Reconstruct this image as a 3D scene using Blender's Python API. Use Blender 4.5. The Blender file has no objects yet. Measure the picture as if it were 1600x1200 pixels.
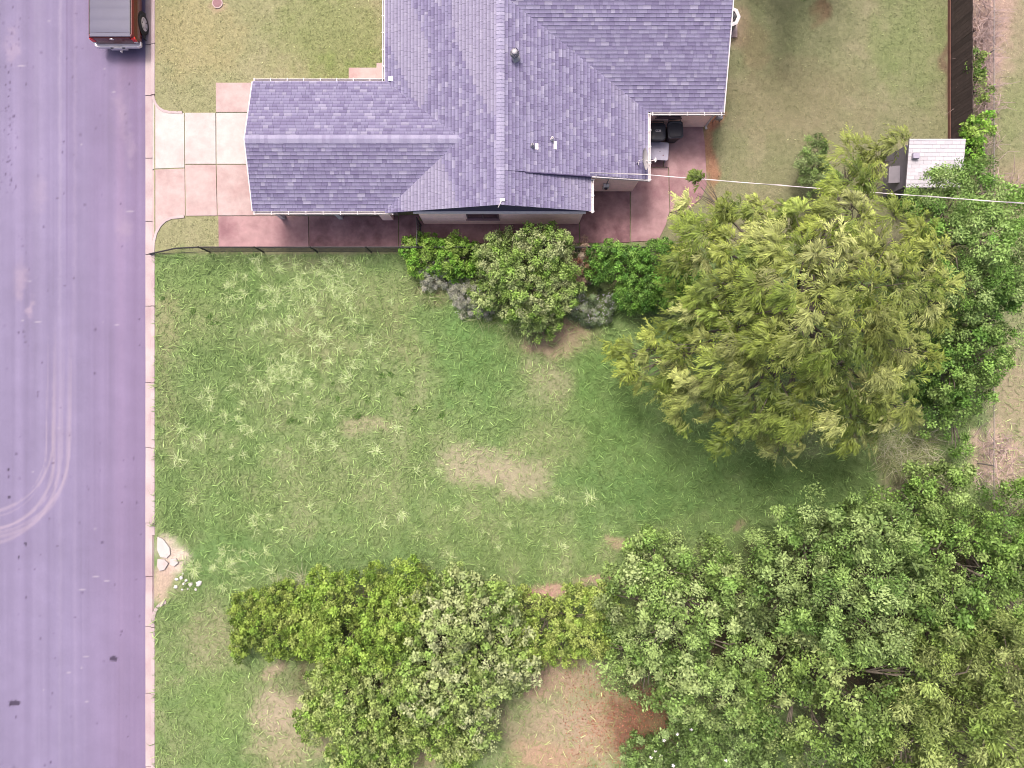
import bpy, math, random
import numpy as np
from mathutils import Vector

# ---------------------------------------------------------------- camera, sky, sun, exposure
S = bpy.context.scene
H, F = 32.0, 1217.0                      # drone height (m); focal length in pixels of the 1600 px wide photo
cam = bpy.data.cameras.new('camera'); cam_o = bpy.data.objects.new('camera', cam)
S.collection.objects.link(cam_o); cam_o.location = (0, 0, H); S.camera = cam_o
cam.sensor_width = 36.0; cam.lens = 36.0 * F / 1600.0; cam.clip_end = 3000

SUN_AZ, SUN_EL = math.radians(-24), math.radians(64)
world = bpy.data.worlds.new('World'); S.world = world; world.use_nodes = True
wn = world.node_tree
sky = wn.nodes.new('ShaderNodeTexSky'); sky.sky_type = 'NISHITA'; sky.sun_disc = False
sky.sun_elevation = SUN_EL; sky.sun_rotation = SUN_AZ; sky.dust_density = 8.0; sky.ozone_density = .3
wn.links.new(sky.outputs[0], wn.nodes['Background'].inputs[0])
wn.nodes['Background'].inputs[1].default_value = 0.12
sun = bpy.data.lights.new('sun', 'SUN'); sun.energy = 1.5; sun.angle = math.radians(12); sun.color = (1, .96, .9)
sun_o = bpy.data.objects.new('sun', sun); S.collection.objects.link(sun_o)
sd = Vector((math.sin(SUN_AZ)*math.cos(SUN_EL), math.cos(SUN_AZ)*math.cos(SUN_EL), math.sin(SUN_EL)))
sun_o.rotation_euler = sd.to_track_quat('Z', 'Y').to_euler(); sun_o.location = sd*60
S.view_settings.view_transform = 'Standard'; S.view_settings.look = 'None'
S.view_settings.gamma = 1.0; S.view_settings.exposure = 1.35
S.cycles.filter_width = 1.0; S.render.filter_size = 1.0
K = 3.1                                   # display value of a flat albedo-1 surface at this light and exposure

# ---------------------------------------------------------------- helpers
rng = np.random.default_rng(7); random.seed(7)
COL = S.collection
def W(px, py, z=0.0):                     # photo pixel -> point at height z
    s = (H - z)/F
    return ((px-800)*s, (600-py)*s, z)
def lin(c):
    return tuple(((v/255+.055)/1.055)**2.4 if v > 10 else v/255/12.92 for v in c)
def alb(r, g, b, k=K):                    # base colour whose fully lit display colour is r, g, b
    return tuple(min(.85, v/k) for v in lin((r, g, b)))

def link(o, parent=None):
    COL.objects.link(o)
    if parent is not None: o.parent = parent
    return o
def tag(o, label=None, cat=None, group=None, kind=None):
    if label: o['label'] = label
    if cat: o['category'] = cat
    if group: o['group'] = group
    if kind: o['kind'] = kind
    return o
def thing(name, loc, label, cat, group=None, rz=0.0):
    o = bpy.data.objects.new(name, None); o.location = loc; o.rotation_euler = (0, 0, rz)
    o.empty_display_size = .2
    link(o); return tag(o, label, cat, group)

def nmesh(name, V, Fq, mat, parent=None, col=None, smooth=False):
    """numpy mesh: V (n,3), Fq (m,k) faces of equal size, col (n,4) point colours"""
    V = np.ascontiguousarray(V, dtype=np.float32); Fq = np.ascontiguousarray(Fq, dtype=np.int32)
    me = bpy.data.meshes.new(name)
    me.vertices.add(len(V)); me.vertices.foreach_set('co', V.ravel())
    k = Fq.shape[1]; m = len(Fq)
    me.loops.add(m*k); me.loops.foreach_set('vertex_index', Fq.ravel())
    me.polygons.add(m); me.polygons.foreach_set('loop_start', np.arange(0, m*k, k, dtype=np.int32))
    if smooth: me.polygons.foreach_set('use_smooth', np.ones(m, dtype=bool))
    if col is not None:
        a = me.attributes.new('Col', 'FLOAT_COLOR', 'POINT')
        c = np.ones((len(V), 4), dtype=np.float32); c[:, :col.shape[1]] = col
        a.data.foreach_set('color', c.ravel())
    me.update(calc_edges=True); me.validate()
    me.materials.append(mat)
    return link(bpy.data.objects.new(name, me), parent)

class MB:
    def __init__(s): s.v = []; s.f = []; s.c = []
    def add(s, vs, fs, c=None):
        n = len(s.v); s.v += [tuple(p) for p in vs]; s.f += [tuple(i+n for i in f) for f in fs]
        s.c += [c or (1, 1, 1, 1)]*len(vs); return s
    def box(s, x0, x1, y0, y1, z0, z1, c=None):
        return s.add([(x0,y0,z0),(x1,y0,z0),(x1,y1,z0),(x0,y1,z0),(x0,y0,z1),(x1,y0,z1),(x1,y1,z1),(x0,y1,z1)],
            [(3,2,1,0),(4,5,6,7),(0,1,5,4),(1,2,6,5),(2,3,7,6),(3,0,4,7)], c)
    def prism(s, pts, z0, z1, c=None):    # pts: plan polygon, counter-clockwise
        a = sum(p[0]*q[1]-q[0]*p[1] for p, q in zip(pts, pts[1:]+pts[:1]))
        if a < 0: pts = pts[::-1]
        n = len(pts)
        return s.add([(p[0],p[1],z0) for p in pts]+[(p[0],p[1],z1) for p in pts],
            [tuple(range(n-1,-1,-1)), tuple(range(n,2*n))]+[(i,(i+1)%n,n+(i+1)%n,n+i) for i in range(n)], c)
    def slab(s, pts, th, c=None):         # pts 3-d top polygon, thickness th downwards
        n = len(pts)
        a = sum(p[0]*q[1]-q[0]*p[1] for p, q in zip(pts, pts[1:]+pts[:1]))
        if a < 0: pts = pts[::-1]
        return s.add([(p[0],p[1],p[2]-th) for p in pts]+list(pts),
            [tuple(range(n-1,-1,-1)), tuple(range(n,2*n))]+[(i,(i+1)%n,n+(i+1)%n,n+i) for i in range(n)], c)
    def tube(s, path, r, n=6, cap=True, c=None):
        path = [Vector(p) for p in path]; rs = r if isinstance(r, (list, tuple)) else [r]*len(path)
        vs = []; fs = []
        for i, p in enumerate(path):
            d = (path[min(i+1, len(path)-1)]-path[max(i-1, 0)]).normalized()
            a = d.orthogonal().normalized() if abs(d.z) > .9 else d.cross(Vector((0,0,1))).normalized()
            b = d.cross(a)
            for k in range(n):
                t = 2*math.pi*k/n; vs.append(p+(a*math.cos(t)+b*math.sin(t))*rs[i])
        for i in range(len(path)-1):
            for k in range(n):
                fs.append((i*n+k, i*n+(k+1)%n, (i+1)*n+(k+1)%n, (i+1)*n+k))
        if cap: fs += [tuple(range(n)), tuple(range((len(path)-1)*n, len(path)*n))]
        return s.add(vs, fs, c)
    def lathe(s, prof, cx=0, cy=0, n=16, c=None):   # prof: (r, z)
        vs = []; fs = []
        for r, z in prof:
            for k in range(n):
                t = 2*math.pi*k/n; vs.append((cx+r*math.cos(t), cy+r*math.sin(t), z))
        for i in range(len(prof)-1):
            for k in range(n):
                fs.append((i*n+k, i*n+(k+1)%n, (i+1)*n+(k+1)%n, (i+1)*n+k))
        fs += [tuple(range(n))[::-1], tuple(range((len(prof)-1)*n, len(prof)*n))]
        return s.add(vs, fs, c)
    def build(s, name, mat, parent=None, smooth=False, col=False, bevel=0):
        me = bpy.data.meshes.new(name); me.from_pydata(s.v, [], s.f); me.update()
        if smooth: me.polygons.foreach_set('use_smooth', [True]*len(me.polygons))
        if col:
            a = me.attributes.new('Col', 'FLOAT_COLOR', 'POINT')
            a.data.foreach_set('color', np.array(s.c, dtype=np.float32).ravel())
        me.materials.append(mat)
        o = link(bpy.data.objects.new(name, me), parent)
        if bevel:
            m = o.modifiers.new('bevel', 'BEVEL'); m.width = bevel; m.segments = 2; m.limit_method = 'ANGLE'
        return o

def copy_tree(o, parent=None):
    c = o.copy(); COL.objects.link(c)
    if parent is not None: c.parent = parent
    for ch in list(o.children): copy_tree(ch, c)
    return c

# ---------------------------------------------------------------- materials
def material(name, color=(.5,.5,.5), rough=.8, var=.0, scale=8.0, bump=0.0, bscale=60.0, attr=False, spec=.3,
             metal=0.0, fine=0.0, fscale=120.0, stain=None, sscale=.6, samt=.5, transl=0.0):
    m = bpy.data.materials.new(name); m.use_nodes = True
    nt = m.node_tree; N = nt.nodes; L = nt.links; b = N['Principled BSDF']
    b.inputs['Roughness'].default_value = rough; b.inputs['Specular IOR Level'].default_value = spec
    b.inputs['Metallic'].default_value = metal
    tc = N.new('ShaderNodeTexCoord')
    if attr:
        a = N.new('ShaderNodeAttribute'); a.attribute_name = 'Col'; out = a.outputs['Color']
    else:
        r = N.new('ShaderNodeRGB'); r.outputs[0].default_value = (*color, 1); out = r.outputs[0]
    geo = N.new('ShaderNodeNewGeometry')
    def noise(sc, det=5, rgh=.6):
        n = N.new('ShaderNodeTexNoise'); n.inputs['Scale'].default_value = sc
        n.inputs['Detail'].default_value = det; n.inputs['Roughness'].default_value = rgh
        L.new(geo.outputs['Position'], n.inputs['Vector']); return n.outputs['Fac']
    def mult(src, fac, amt):
        mr = N.new('ShaderNodeMapRange'); mr.inputs[1].default_value = .3; mr.inputs[2].default_value = .7
        mr.inputs[3].default_value = 1-amt; mr.inputs[4].default_value = 1+amt
        L.new(fac, mr.inputs[0])
        mx = N.new('ShaderNodeVectorMath'); mx.operation = 'SCALE'
        L.new(src, mx.inputs[0]); L.new(mr.outputs[0], mx.inputs['Scale']); return mx.outputs[0]
    if stain is not None:
        mr = N.new('ShaderNodeMapRange'); mr.inputs[1].default_value = .42; mr.inputs[2].default_value = .68
        mr.inputs[4].default_value = samt; L.new(noise(sscale, 7, .65), mr.inputs[0])
        mx = N.new('ShaderNodeMix'); mx.data_type = 'RGBA'; mx.inputs[7].default_value = (*stain, 1)
        L.new(mr.outputs[0], mx.inputs[0]); L.new(out, mx.inputs[6]); out = mx.outputs[2]
    if var: out = mult(out, noise(scale), var)
    if fine: out = mult(out, noise(fscale, 3), fine)
    L.new(out, b.inputs['Base Color'])
    if bump:
        bp = N.new('ShaderNodeBump'); bp.inputs['Strength'].default_value = bump; bp.inputs['Distance'].default_value = .02
        L.new(noise(bscale), bp.inputs['Height']); L.new(bp.outputs[0], b.inputs['Normal'])
    if transl:
        t = N.new('ShaderNodeBsdfTranslucent'); L.new(out, t.inputs['Color'])
        ms = N.new('ShaderNodeMixShader'); ms.inputs[0].default_value = transl
        L.new(b.outputs[0], ms.inputs[1]); L.new(t.outputs[0], ms.inputs[2])
        L.new(ms.outputs[0], N['Material Output'].inputs['Surface'])
    return m

M = {}
M['ground'] = material('ground_turf', attr=True, rough=.95, var=.16, scale=5, fine=.3, fscale=28, bump=.6, bscale=40, spec=.1)
M['road'] = material('asphalt', attr=True, rough=.85, var=.05, scale=1.2, fine=.10, fscale=45, bump=.25, bscale=120, spec=.25)
M['concrete'] = material('concrete', alb(246,220,218), rough=.85, var=.09, scale=3, fine=.06, fscale=40, stain=alb(214,172,172), sscale=.8, samt=.7, spec=.2)
M['concrete_light'] = material('concrete_pale', alb(255,246,244), rough=.85, var=.08, scale=3, fine=.06, fscale=40, stain=alb(232,204,204), sscale=.9, samt=.6, spec=.2)
M['concrete_dark'] = material('concrete_stained_shade', alb(202,156,162), rough=.8, var=.2, scale=2.5, fine=.08, fscale=40, stain=alb(132,88,98), sscale=.75, samt=.95, spec=.25)  # stains, plus the house's shade on the side drive put into the colour
M['concrete_mid'] = material('concrete_stained_half_shade', alb(226,182,186), rough=.82, var=.14, scale=2.5, fine=.08, fscale=40, stain=alb(172,124,134), sscale=.7, samt=.8, spec=.2)  # stained, with a lighter step of the side-drive shade in its colour
M['kerb'] = material('kerb_concrete', alb(250,230,232), rough=.85, var=.12, scale=2.2, fine=.08, fscale=30, stain=alb(196,160,172), sscale=1.1, samt=.7)
M['shingle'] = material('asphalt_shingle', attr=True, rough=.9, fine=.14, fscale=55, bump=.2, bscale=150, spec=.15)
M['roof_deck'] = material('roof_deck', alb(110,98,140), rough=.9)
M['white'] = material('white_paint', alb(250,240,244,2.1), rough=.45, var=.05, scale=6)
M['brick'] = material('pale_brick', (.90,.60,.56), rough=.85, var=.08, scale=5, fine=.08, fscale=40, spec=.2)
M['brick_trim'] = material('brick_trim', alb(168,128,142), rough=.85, var=.12, scale=9)
M['glass'] = material('window_glass', alb(70,60,84), rough=.12, spec=.6)
M['black_metal'] = material('black_metal', (.018,.015,.02), rough=.5, var=.2, scale=10)
M['galv'] = material('galvanised_metal', alb(210,204,212,2.6), rough=.5, metal=.2, var=.12, scale=12)
M['wire'] = material('dull_wire', alb(176,168,172), rough=.6)
M['wood'] = material('weathered_wood', attr=True, rough=.9, var=.2, scale=6, fine=.2, fscale=40)
M['black_plastic'] = material('black_plastic', (.022,.021,.03), rough=.45, var=.15, scale=12, spec=.4)
M['grey_plastic'] = material('grey_plastic', alb(190,182,206,2.3), rough=.6, var=.07, scale=9)
M['leaf'] = material('leaves', attr=True, rough=.55, transl=.26, spec=.25)
M['grass'] = material('grass_blades', attr=True, rough=.7, transl=.25, spec=.12)
M['bark'] = material('bark', (.09,.075,.06), rough=.95, var=.3, scale=12, bump=.5, bscale=30)
M['twig'] = material('dry_twigs', alb(222,194,190,2.6), rough=.95, var=.25, scale=6)
M['red_paint'] = material('maroon_car_paint', (.085,.006,.008), rough=.22, spec=.6, var=.04, scale=2)
M['tonneau'] = material('grey_vinyl_cover', alb(108,104,138), rough=.5, var=.06, scale=1.4, fine=.03)
M['chrome'] = material('chrome', alb(235,228,238,1.5), rough=.3, metal=.45)
M['rubber'] = material('rubber', (.02,.019,.022), rough=.8)
M['tail_light'] = material('red_lens', (.55,.01,.015), rough=.2, spec=.6)
M['stone'] = material('white_stone', alb(244,236,236,2.2), rough=.9, var=.12, scale=9, bump=.4, bscale=20)
M['pink_lid'] = material('meter_lid', alb(186,140,148), rough=.8, var=.1, scale=12)
M['petal'] = material('petals', alb(248,240,250,1.5), rough=.7)
M['shed_shingle'] = material('pale_shingle', attr=True, rough=.9, fine=.1, fscale=40)
M['siding'] = material('grey_siding', alb(168,160,172), rough=.7, var=.1, scale=5)

# ---------------------------------------------------------------- numpy noise for ground and road colours
_P = rng.random((256, 256)).astype(np.float32)
def vnoise(x, y):
    xi = np.floor(x).astype(int); yi = np.floor(y).astype(int); fx = x-xi; fy = y-yi
    fx = fx*fx*(3-2*fx); fy = fy*fy*(3-2*fy)
    g = lambda a, b: _P[a & 255, b & 255]
    return (g(xi,yi)*(1-fx)+g(xi+1,yi)*fx)*(1-fy)+(g(xi,yi+1)*(1-fx)+g(xi+1,yi+1)*fx)*fy
def fbm(x, y, sc, o=4):
    t = 0; a = 1; s = 0
    for i in range(o):
        t = t+a*vnoise(x*sc+17.3*i, y*sc-9.1*i); s += a; a *= .55; sc *= 2.1
    return t/s
def sstep(v, a, b):
    t = np.clip((v-a)/(b-a), 0, 1); return t*t*(3-2*t)

# ground colour by place: (px, py, rx, ry, colour, strength); soil, litter, dry and lush grass, and painted shade
SOIL = (206,160,146); RED = (186,112,92); TAN = (178,166,136); LUSH = (108,152,76); DRY = (160,156,112)
PATCH = [
 (300,60,70,60,(176,164,118),.8),(520,50,90,60,(134,150,84),.6),(560,105,70,25,(128,150,76),.6),(340,8,14,9,SOIL,.5),
 (1150,40,25,30,SOIL,.6),(1180,75,25,35,(160,120,100),.5),(1110,240,10,60,RED,.7),(1118,193,9,12,(190,120,96),.9),
 (1230,60,80,90,(104,112,74),.6),(1420,60,60,90,(126,148,82),.5),(1280,25,14,18,(120,70,60),.6),(1240,160,110,60,(142,128,100),.5),
 (1482,110,8,110,(120,84,78),.8),(1535,60,40,120,(206,166,160),.9),(1585,180,25,60,(136,152,92),.6),(1580,620,40,70,(178,158,132),.8),
 (1560,710,45,50,(212,176,164),.9),(1585,290,30,40,(170,152,122),.6),(1580,30,25,50,(184,156,140),.5),
 (740,725,60,32,(188,170,146),.8),(810,745,50,34,(186,168,144),.75),(855,600,34,40,(178,164,134),.7),(880,530,60,22,(186,150,132),.85),(900,515,40,14,SOIL,.6),
 (860,690,60,40,(160,156,116),.4),(640,520,60,50,(158,158,112),.6),(560,665,40,14,(182,164,136),.8),(600,470,90,40,(152,158,106),.5),
 (500,530,60,40,(160,156,112),.45),(300,480,40,60,(146,156,100),.5),(262,520,18,60,(164,156,116),.6),(265,640,22,60,(160,156,114),.6),
 (520,760,120,30,(152,160,110),.5),(570,700,80,40,(150,160,110),.4),(480,410,50,14,(150,140,112),.5),(960,910,60,10,SOIL,.6),
 (740,560,60,70,LUSH,.85),(700,500,60,40,(112,156,80),.7),(780,640,70,40,(112,150,80),.5),(960,600,70,110,(104,146,66),.7),  # last entry: shade beside the large tree, painted as darker green
 (1020,720,120,70,(106,144,70),.7),(1150,770,150,60,(88,124,62),.75),(950,780,90,60,(104,146,78),.6),(1300,760,120,50,(88,120,60),.8),  # below the large tree: its shadow painted into the lawn colour
 (480,880,220,40,(112,152,84),.6),(330,860,60,50,(112,152,80),.6),(350,430,110,40,(112,148,74),.6),(330,620,60,50,(116,150,84),.4),
 (265,868,26,32,(232,206,196),1.0),(252,905,14,28,(214,180,166),.9),(1158,822,16,8,(166,132,120),.6),(970,845,20,8,SOIL,.6),
 (855,925,30,14,(226,168,164),1.0),(940,912,26,8,(200,160,150),.8),
 (330,1000,40,50,(176,158,132),.6),(430,1110,45,30,(212,184,166),.85),(420,1050,20,14,(200,166,150),.8),(450,1170,60,40,(190,164,142),.7),
 (345,1100,40,60,(130,164,84),.7),(290,1150,40,50,(140,154,100),.5),(270,1010,30,40,(136,152,98),.5),(440,1100,70,70,(166,154,126),.5),
 (880,1100,110,80,(176,160,130),.75),(880,1160,80,60,(198,164,144),.7),(965,1120,50,50,(190,140,116),.6),(1010,1130,60,50,(128,80,66),.9),  # last entry: shaded part of the red soil, painted darker
 (770,1140,60,40,(150,146,110),.7),(860,1060,60,30,(196,158,136),.8),(650,1185,40,20,SOIL,.6),(860,1190,60,30,(196,150,124),.6),
 (1420,740,50,60,(176,152,134),.7),(1330,990,230,150,(86,70,54),1.0),(1460,1080,160,150,(86,70,54),1.0),(1090,1010,110,90,(86,70,54),.95),(1500,860,90,70,(90,74,58),.95),(600,1050,130,110,(96,80,60),.9),(720,1020,90,80,(96,80,60),.9),(440,975,60,34,(96,80,60),.8),(1500,480,50,140,(90,76,58),.9),(820,430,80,50,(100,80,64),.8),(1000,425,50,36,(96,78,60),.8),(920,470,20,12,(130,70,60),.7),(680,455,30,20,(150,120,104),.7)]  # undergrowth entries: dark leaf litter, put in so the hollows look shaded
def ground_color(x, y):
    s = F/H; px = 800+x*s; py = 600-y*s
    wx = (fbm(x, y, .9, 3)-.5)*34; wy = (fbm(x+50, y-30, .9, 3)-.5)*34      # ragged patch edges
    px0, py0 = px, py; px = px+wx; py = py+wy
    c = np.zeros(x.shape+(3,), np.float32)
    def L(rgb): return np.array(alb(*rgb), np.float32)
    n1 = fbm(x, y, .35)[..., None]; n2 = fbm(x+90, y+40, 1.3)[..., None]
    c[:] = L((126,154,88))*(1-n1)+L((144,160,104))*n1
    t = sstep(n2, .54, .74)*.26; c = c*(1-t)+L(TAN)*t
    t = sstep(1-n2, .52, .7)*.35; c = c*(1-t)+L((104,144,74))*t
    front = ((py0 < 395) & (px0 < 700))[..., None]; t = .8*front; c = c*(1-t)+(L((160,156,112))*(1-n2)+L((176,166,130))*n2)*t
    back = ((py0 < 385) & (px0 > 1000))[..., None]; t = .75*back; c = c*(1-t)+(L((136,132,98))*(1-n2)+L((158,146,118))*n2)*t
    right = sstep(px0, 1530, 1560)[..., None]; t = .6*right; c = c*(1-t)+(L((148,152,108))*(1-n2)+L((180,160,136))*n2)*t
    rough = fbm(x-31, y+77, 2.6, 4)
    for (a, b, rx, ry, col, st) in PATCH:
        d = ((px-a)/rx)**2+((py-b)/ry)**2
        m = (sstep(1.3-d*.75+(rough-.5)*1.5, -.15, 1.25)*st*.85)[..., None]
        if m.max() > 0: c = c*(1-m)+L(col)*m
    lum = c.mean(-1, keepdims=True)
    return (c*.87+lum*.13)*1.42

# ---------------------------------------------------------------- ground, road, gutter, kerb
KX = W(242, 0)[0]                          # back of kerb
GX0, GX1 = W(225, 0)[0], W(236.5, 0)[0]    # gutter
def axis(a, b, step, far): 
    core = list(np.arange(a, b, step)); return np.array([-f for f in far[::-1]]+core+list(far))
xs = axis(-23.5, 24, .12, [27, 32, 45, 80, 160, 400, 900]); xs = np.sort(np.append(xs, [KX-.03, KX-.04]))
ys = axis(-18, 18.4, .12, [22, 28, 45, 80, 160, 400, 900])
X, Y = np.meshgrid(xs, ys, indexing='xy')
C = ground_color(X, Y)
Z = (fbm(X, Y, .5, 3)-.5)*.05*(np.abs(X) < 23)
Z = np.where(X < KX-.035, -.30, Z); Z = np.where((X >= KX-.035) & (X < KX+.12), 0.0, Z)
Z = np.where(X < -25.2, 0.0, Z)
hard = (X > KX+.1) & (X < 8.2) & (Y > 5.55) & (Y < 20)          # flat under the driveway, patio and house
Z = np.where(hard, -.01, Z)
ny, nx = X.shape
idx = np.arange(nx*ny).reshape(ny, nx)
Fq = np.stack([idx[:-1,:-1], idx[:-1,1:], idx[1:,1:], idx[1:,:-1]], -1).reshape(-1, 4)
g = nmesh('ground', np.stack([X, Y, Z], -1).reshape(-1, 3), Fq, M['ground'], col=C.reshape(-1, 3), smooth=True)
tag(g, kind='structure')

# road
rx = np.array(list(np.arange(-21.6, GX0+.03, .06))); rx = np.concatenate([[-25.1, -24, -23, -22.2], rx[:-1], [GX0+.02]])
ry = axis(-16.4, 16.4, .06, [20, 26, 40, 90, 200, 500, 900])
X, Y = np.meshgrid(rx, ry, indexing='xy')
s = F/(H+.12); PX = 800+X*s; PY = 600-Y*s
base = np.array(alb(168,155,194), np.float32); c = np.zeros(X.shape+(3,), np.float32); c[:] = base
edge = sstep(PX, 90, 230)[..., None]; c = c*(1-edge*.75)+np.array(alb(163,141,180), np.float32)*edge*.75
strk = (fbm(X*3.2, Y*.05, 1.0, 4)-.5)+(fbm(X*9, Y*.09, 1.0, 3)-.5)*.5
c *= (1+.26*strk)[..., None]
c *= (1+.26*(fbm(X, Y, .3, 5)-.5))[..., None]
def blend(mask, rgb):
    global c
    c = c*(1-mask[..., None])+np.array(alb(*rgb), np.float32)*mask[..., None]
brk = fbm(X*1.0, Y*1.0, 3.0, 3)
for (cx, cy, r, w_, st) in [(-25,700,134,3,.45),(-25,705,122,2.2,.35),(-22,712,128,5,.5),(-30,690,112,3,.5),(-24,720,108,4.5,.6),(-20,716,92,2,.3),(-34,726,126,5,.45),(-28,700,100,1.6,.35)]:
    d = np.where(PY > cy, np.abs(np.hypot(PX-cx, PY-cy)-r), np.abs(PX-(cx+r)+(PY-cy)*.02))+(brk-.5)*3.5           # worn turning marks
    m = sstep(w_-d, 0, w_)*st*sstep(PY, cy-260, cy+40)*(.35+1.0*brk)
    blend(np.clip(m, 0, .8), (216,196,216))
fade = sstep(640-PY, 0, 420)
for (a, w_, st, rgb) in [(94,5,.45,(200,186,216)),(117,5,.34,(196,180,212)),(60,16,.16,(196,182,214)),(30,9,.14,(190,172,208)),(150,22,.16,(160,136,182)),(188,12,.22,(186,156,188)),(210,9,.2,(156,130,176)),(48,6,.18,(158,138,182)),(75,5,.16,(160,142,186))]:
    blend(sstep(w_-np.abs(PX-a+(brk-.5)*4), 0, w_)*st*(.35+.65*fade)*(.6+.8*fbm(X, Y*.15, .8, 3)), rgb)
blend(sstep(PX-104.5, 0, 1)*sstep(140-PX, 0, 34)*.22*fade, (152,132,176))
blend(sstep(9-np.abs(PX-40), 0, 9)*.12, (150,132,172))
blend(sstep(1.5-np.abs(PX-104.5), 0, 1)*.5*fade, (138,118,160))    # paving seam
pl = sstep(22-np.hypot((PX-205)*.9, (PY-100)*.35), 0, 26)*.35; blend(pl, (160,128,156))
for (a, b, rr_, st) in [(32,440,26,.5),(48,480,14,.6),(190,170,30,.35),(195,350,26,.35),(20,70,22,.4),(60,300,30,.25),(205,240,20,.3)]:
    blend(sstep(rr_-np.hypot((PX-a)*1.6, (PY-b)*.6)-(brk-.5)*30, 0, rr_)*st, (206,184,208))      # pale dusty patches
for i in range(190):                                                       # tar and oil spots
    if i < 60: a, b = rng.normal(14, 9), rng.uniform(0, 300)
    else: a, b = rng.uniform(0, 222), rng.uniform(0, 1200)
    r = rng.uniform(.7, 1.7); d = np.hypot((PX-a), (PY-b)*rng.uniform(.5, 1.1))
    blend(sstep(r-d, -.8, .8)*rng.uniform(.3, .8), (96,74,116))
for (a, b, r, e) in [(176,1029,4.5,1.6),(22,1098,5,1.8),(14,1102,3,1.2),(13,733,3,.8),(14,776,2.6,1),(12,716,2,.2),(40,850,3,.6),(30,870,2.5,.5)]:
    d = np.hypot((PX-a)/e, (PY-b))+(fbm(X, Y, 9, 2)-.5)*5
    blend(sstep(r-d, -.5, 1.5)*.9, (78,64,92))
for i in range(26):                                                        # pale scuffs
    a, b = rng.uniform(0, 215), rng.uniform(0, 1200); d = np.hypot((PX-a)/rng.uniform(.5, 4), (PY-b)/rng.uniform(.4, 1.2))
    blend(sstep(2.2-d, 0, 1.6)*.5, (226,214,230))
Z = np.full(X.shape, -.12, np.float32)
ny, nx = X.shape; idx = np.arange(nx*ny).reshape(ny, nx)
Fq = np.stack([idx[:-1,:-1], idx[:-1,1:], idx[1:,1:], idx[1:,:-1]], -1).reshape(-1, 4)
tag(nmesh('road', np.stack([X, Y, Z], -1).reshape(-1, 3), Fq, M['road'], col=c.reshape(-1, 3)), kind='structure')

gut = MB().box(GX0-.02, GX1+.3, -70, 70, -.4, -.18).build('gutter', M['kerb']); tag(gut, kind='structure')
cuts = [W(0, p)[1] for p in (-140,-20,68,148,246,345,397,478,598,700,818,902,980,1085,1200,1320)]
for a, b in zip(cuts[:-1], cuts[1:]):
    j = .012; e = rng.uniform(-.012, .012); MB().prism([(GX0+.005+e, b+j), (GX1, b+j), (GX1, a-j), (GX0+.005-e, a-j)], -.19, -.105+rng.uniform(-.004, .004)).build('panel', M['kerb'], gut, bevel=.008)
kerb = MB().box(GX1+.01, KX-.02, -70, 70, -.4, -.16).build('kerb', M['kerb']); tag(kerb, kind='structure')
def kerb_run(path, w=.15, top=.025):       # one kerb stone along a plan path of its centre line
    P = [Vector((p[0], p[1], 0)) for p in path]; l = []; r = []
    for i, p in enumerate(P):
        d = (P[min(i+1, len(P)-1)]-P[max(i-1, 0)]).normalized(); nrm = Vector((-d.y, d.x, 0))
        l.append(p+nrm*w/2); r.append(p-nrm*w/2)
    mb = MB(); vs = []; n = len(P)
    for z in (-.17, top):
        vs += [(q.x, q.y, z) for q in l]+[(q.x, q.y, z) for q in r]
    fs = []
    for i in range(n-1):
        fs += [(2*n+i, 2*n+i+1, 3*n+i+1, 3*n+i)[::-1], (i, i+1, 2*n+i+1, 2*n+i)[::-1], (n+i, n+i+1, 3*n+i+1, 3*n+i)]
    fs += [(0, n, 3*n, 2*n)[::-1], (n-1, 2*n-1, 4*n-1, 3*n-1)]
    mb.add(vs, fs).build('kerb_stone', M['kerb'], kerb, bevel=.015)
kc = (GX1+KX)/2
for a, b in zip(cuts[:-1], cuts[1:]):
    pa, pb = 600-a*F/H, 600-b*F/H
    if pa >= 148-1 and pb <= 398: continue
    if pa >= 817 and pb <= 981: continue
    kerb_run([(kc, b+.01), (kc, a-.01)])
kerb_run([W(239.3,149)[:2], W(240.5,156)[:2], W(243.5,163)[:2], W(249,169.5)[:2], W(256,173.5)[:2], W(265,175.5)[:2], W(285,176)[:2]], w=.11, top=.03)
kerb_run([W(239.3,396)[:2], W(240.5,378)[:2], W(244,364)[:2], W(250,353)[:2], W(258,345)[:2], W(268,340.5)[:2], W(288,338.5)[:2]], w=.11, top=.03)
kerb_run([W(239.3,979)[:2], W(239.6,966)[:2], W(242,956)[:2], W(247,948)[:2], W(255,942)[:2], W(260,940)[:2]], top=.04)
kerb_run([W(239.3,819)[:2], W(239.3,836)[:2]], top=.02)

# ---------------------------------------------------------------- driveway and patio slabs
drive = MB().prism([W(262,178)[:2], W(262,336)[:2], W(390,336)[:2], W(390,178)[:2]], -.12, -.03).build('driveway', M['concrete']); tag(drive, kind='structure')
def slab(poly, mat, parent, z=.03, slope=False):
    pts = [W(*p)[:2] for p in poly]
    if not slope: return MB().prism(pts, -.1, z+rng.uniform(-.004, .004)).build('slab', M[mat], parent, bevel=.01)
    pts3 = [(x, y, -.095+(z+.095)*min(1, max(0, (x-GX1)/.16))) for x, y in pts]
    return MB().slab(pts3, .12).build('slab', M[mat], parent, bevel=.008)
slab([(243,163.5),(246,167),(255,173),(266,176.5),(288,176.5),(288.3,262),(243,263.5)], 'concrete_light', drive, .012)
slab([(236.6,150),(239,152),(242.8,163.3),(242.8,263.5),(236.6,264)], 'concrete_light', drive, .012, True)
slab([(243,265),(288.4,263.2),(289.5,337.5),(270,340),(257,346),(247,358),(243,370)], 'concrete', drive, .012)
slab([(236.6,265),(242.8,265),(242.8,370),(241,376),(236.6,392)], 'concrete', drive, .012, True)
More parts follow.
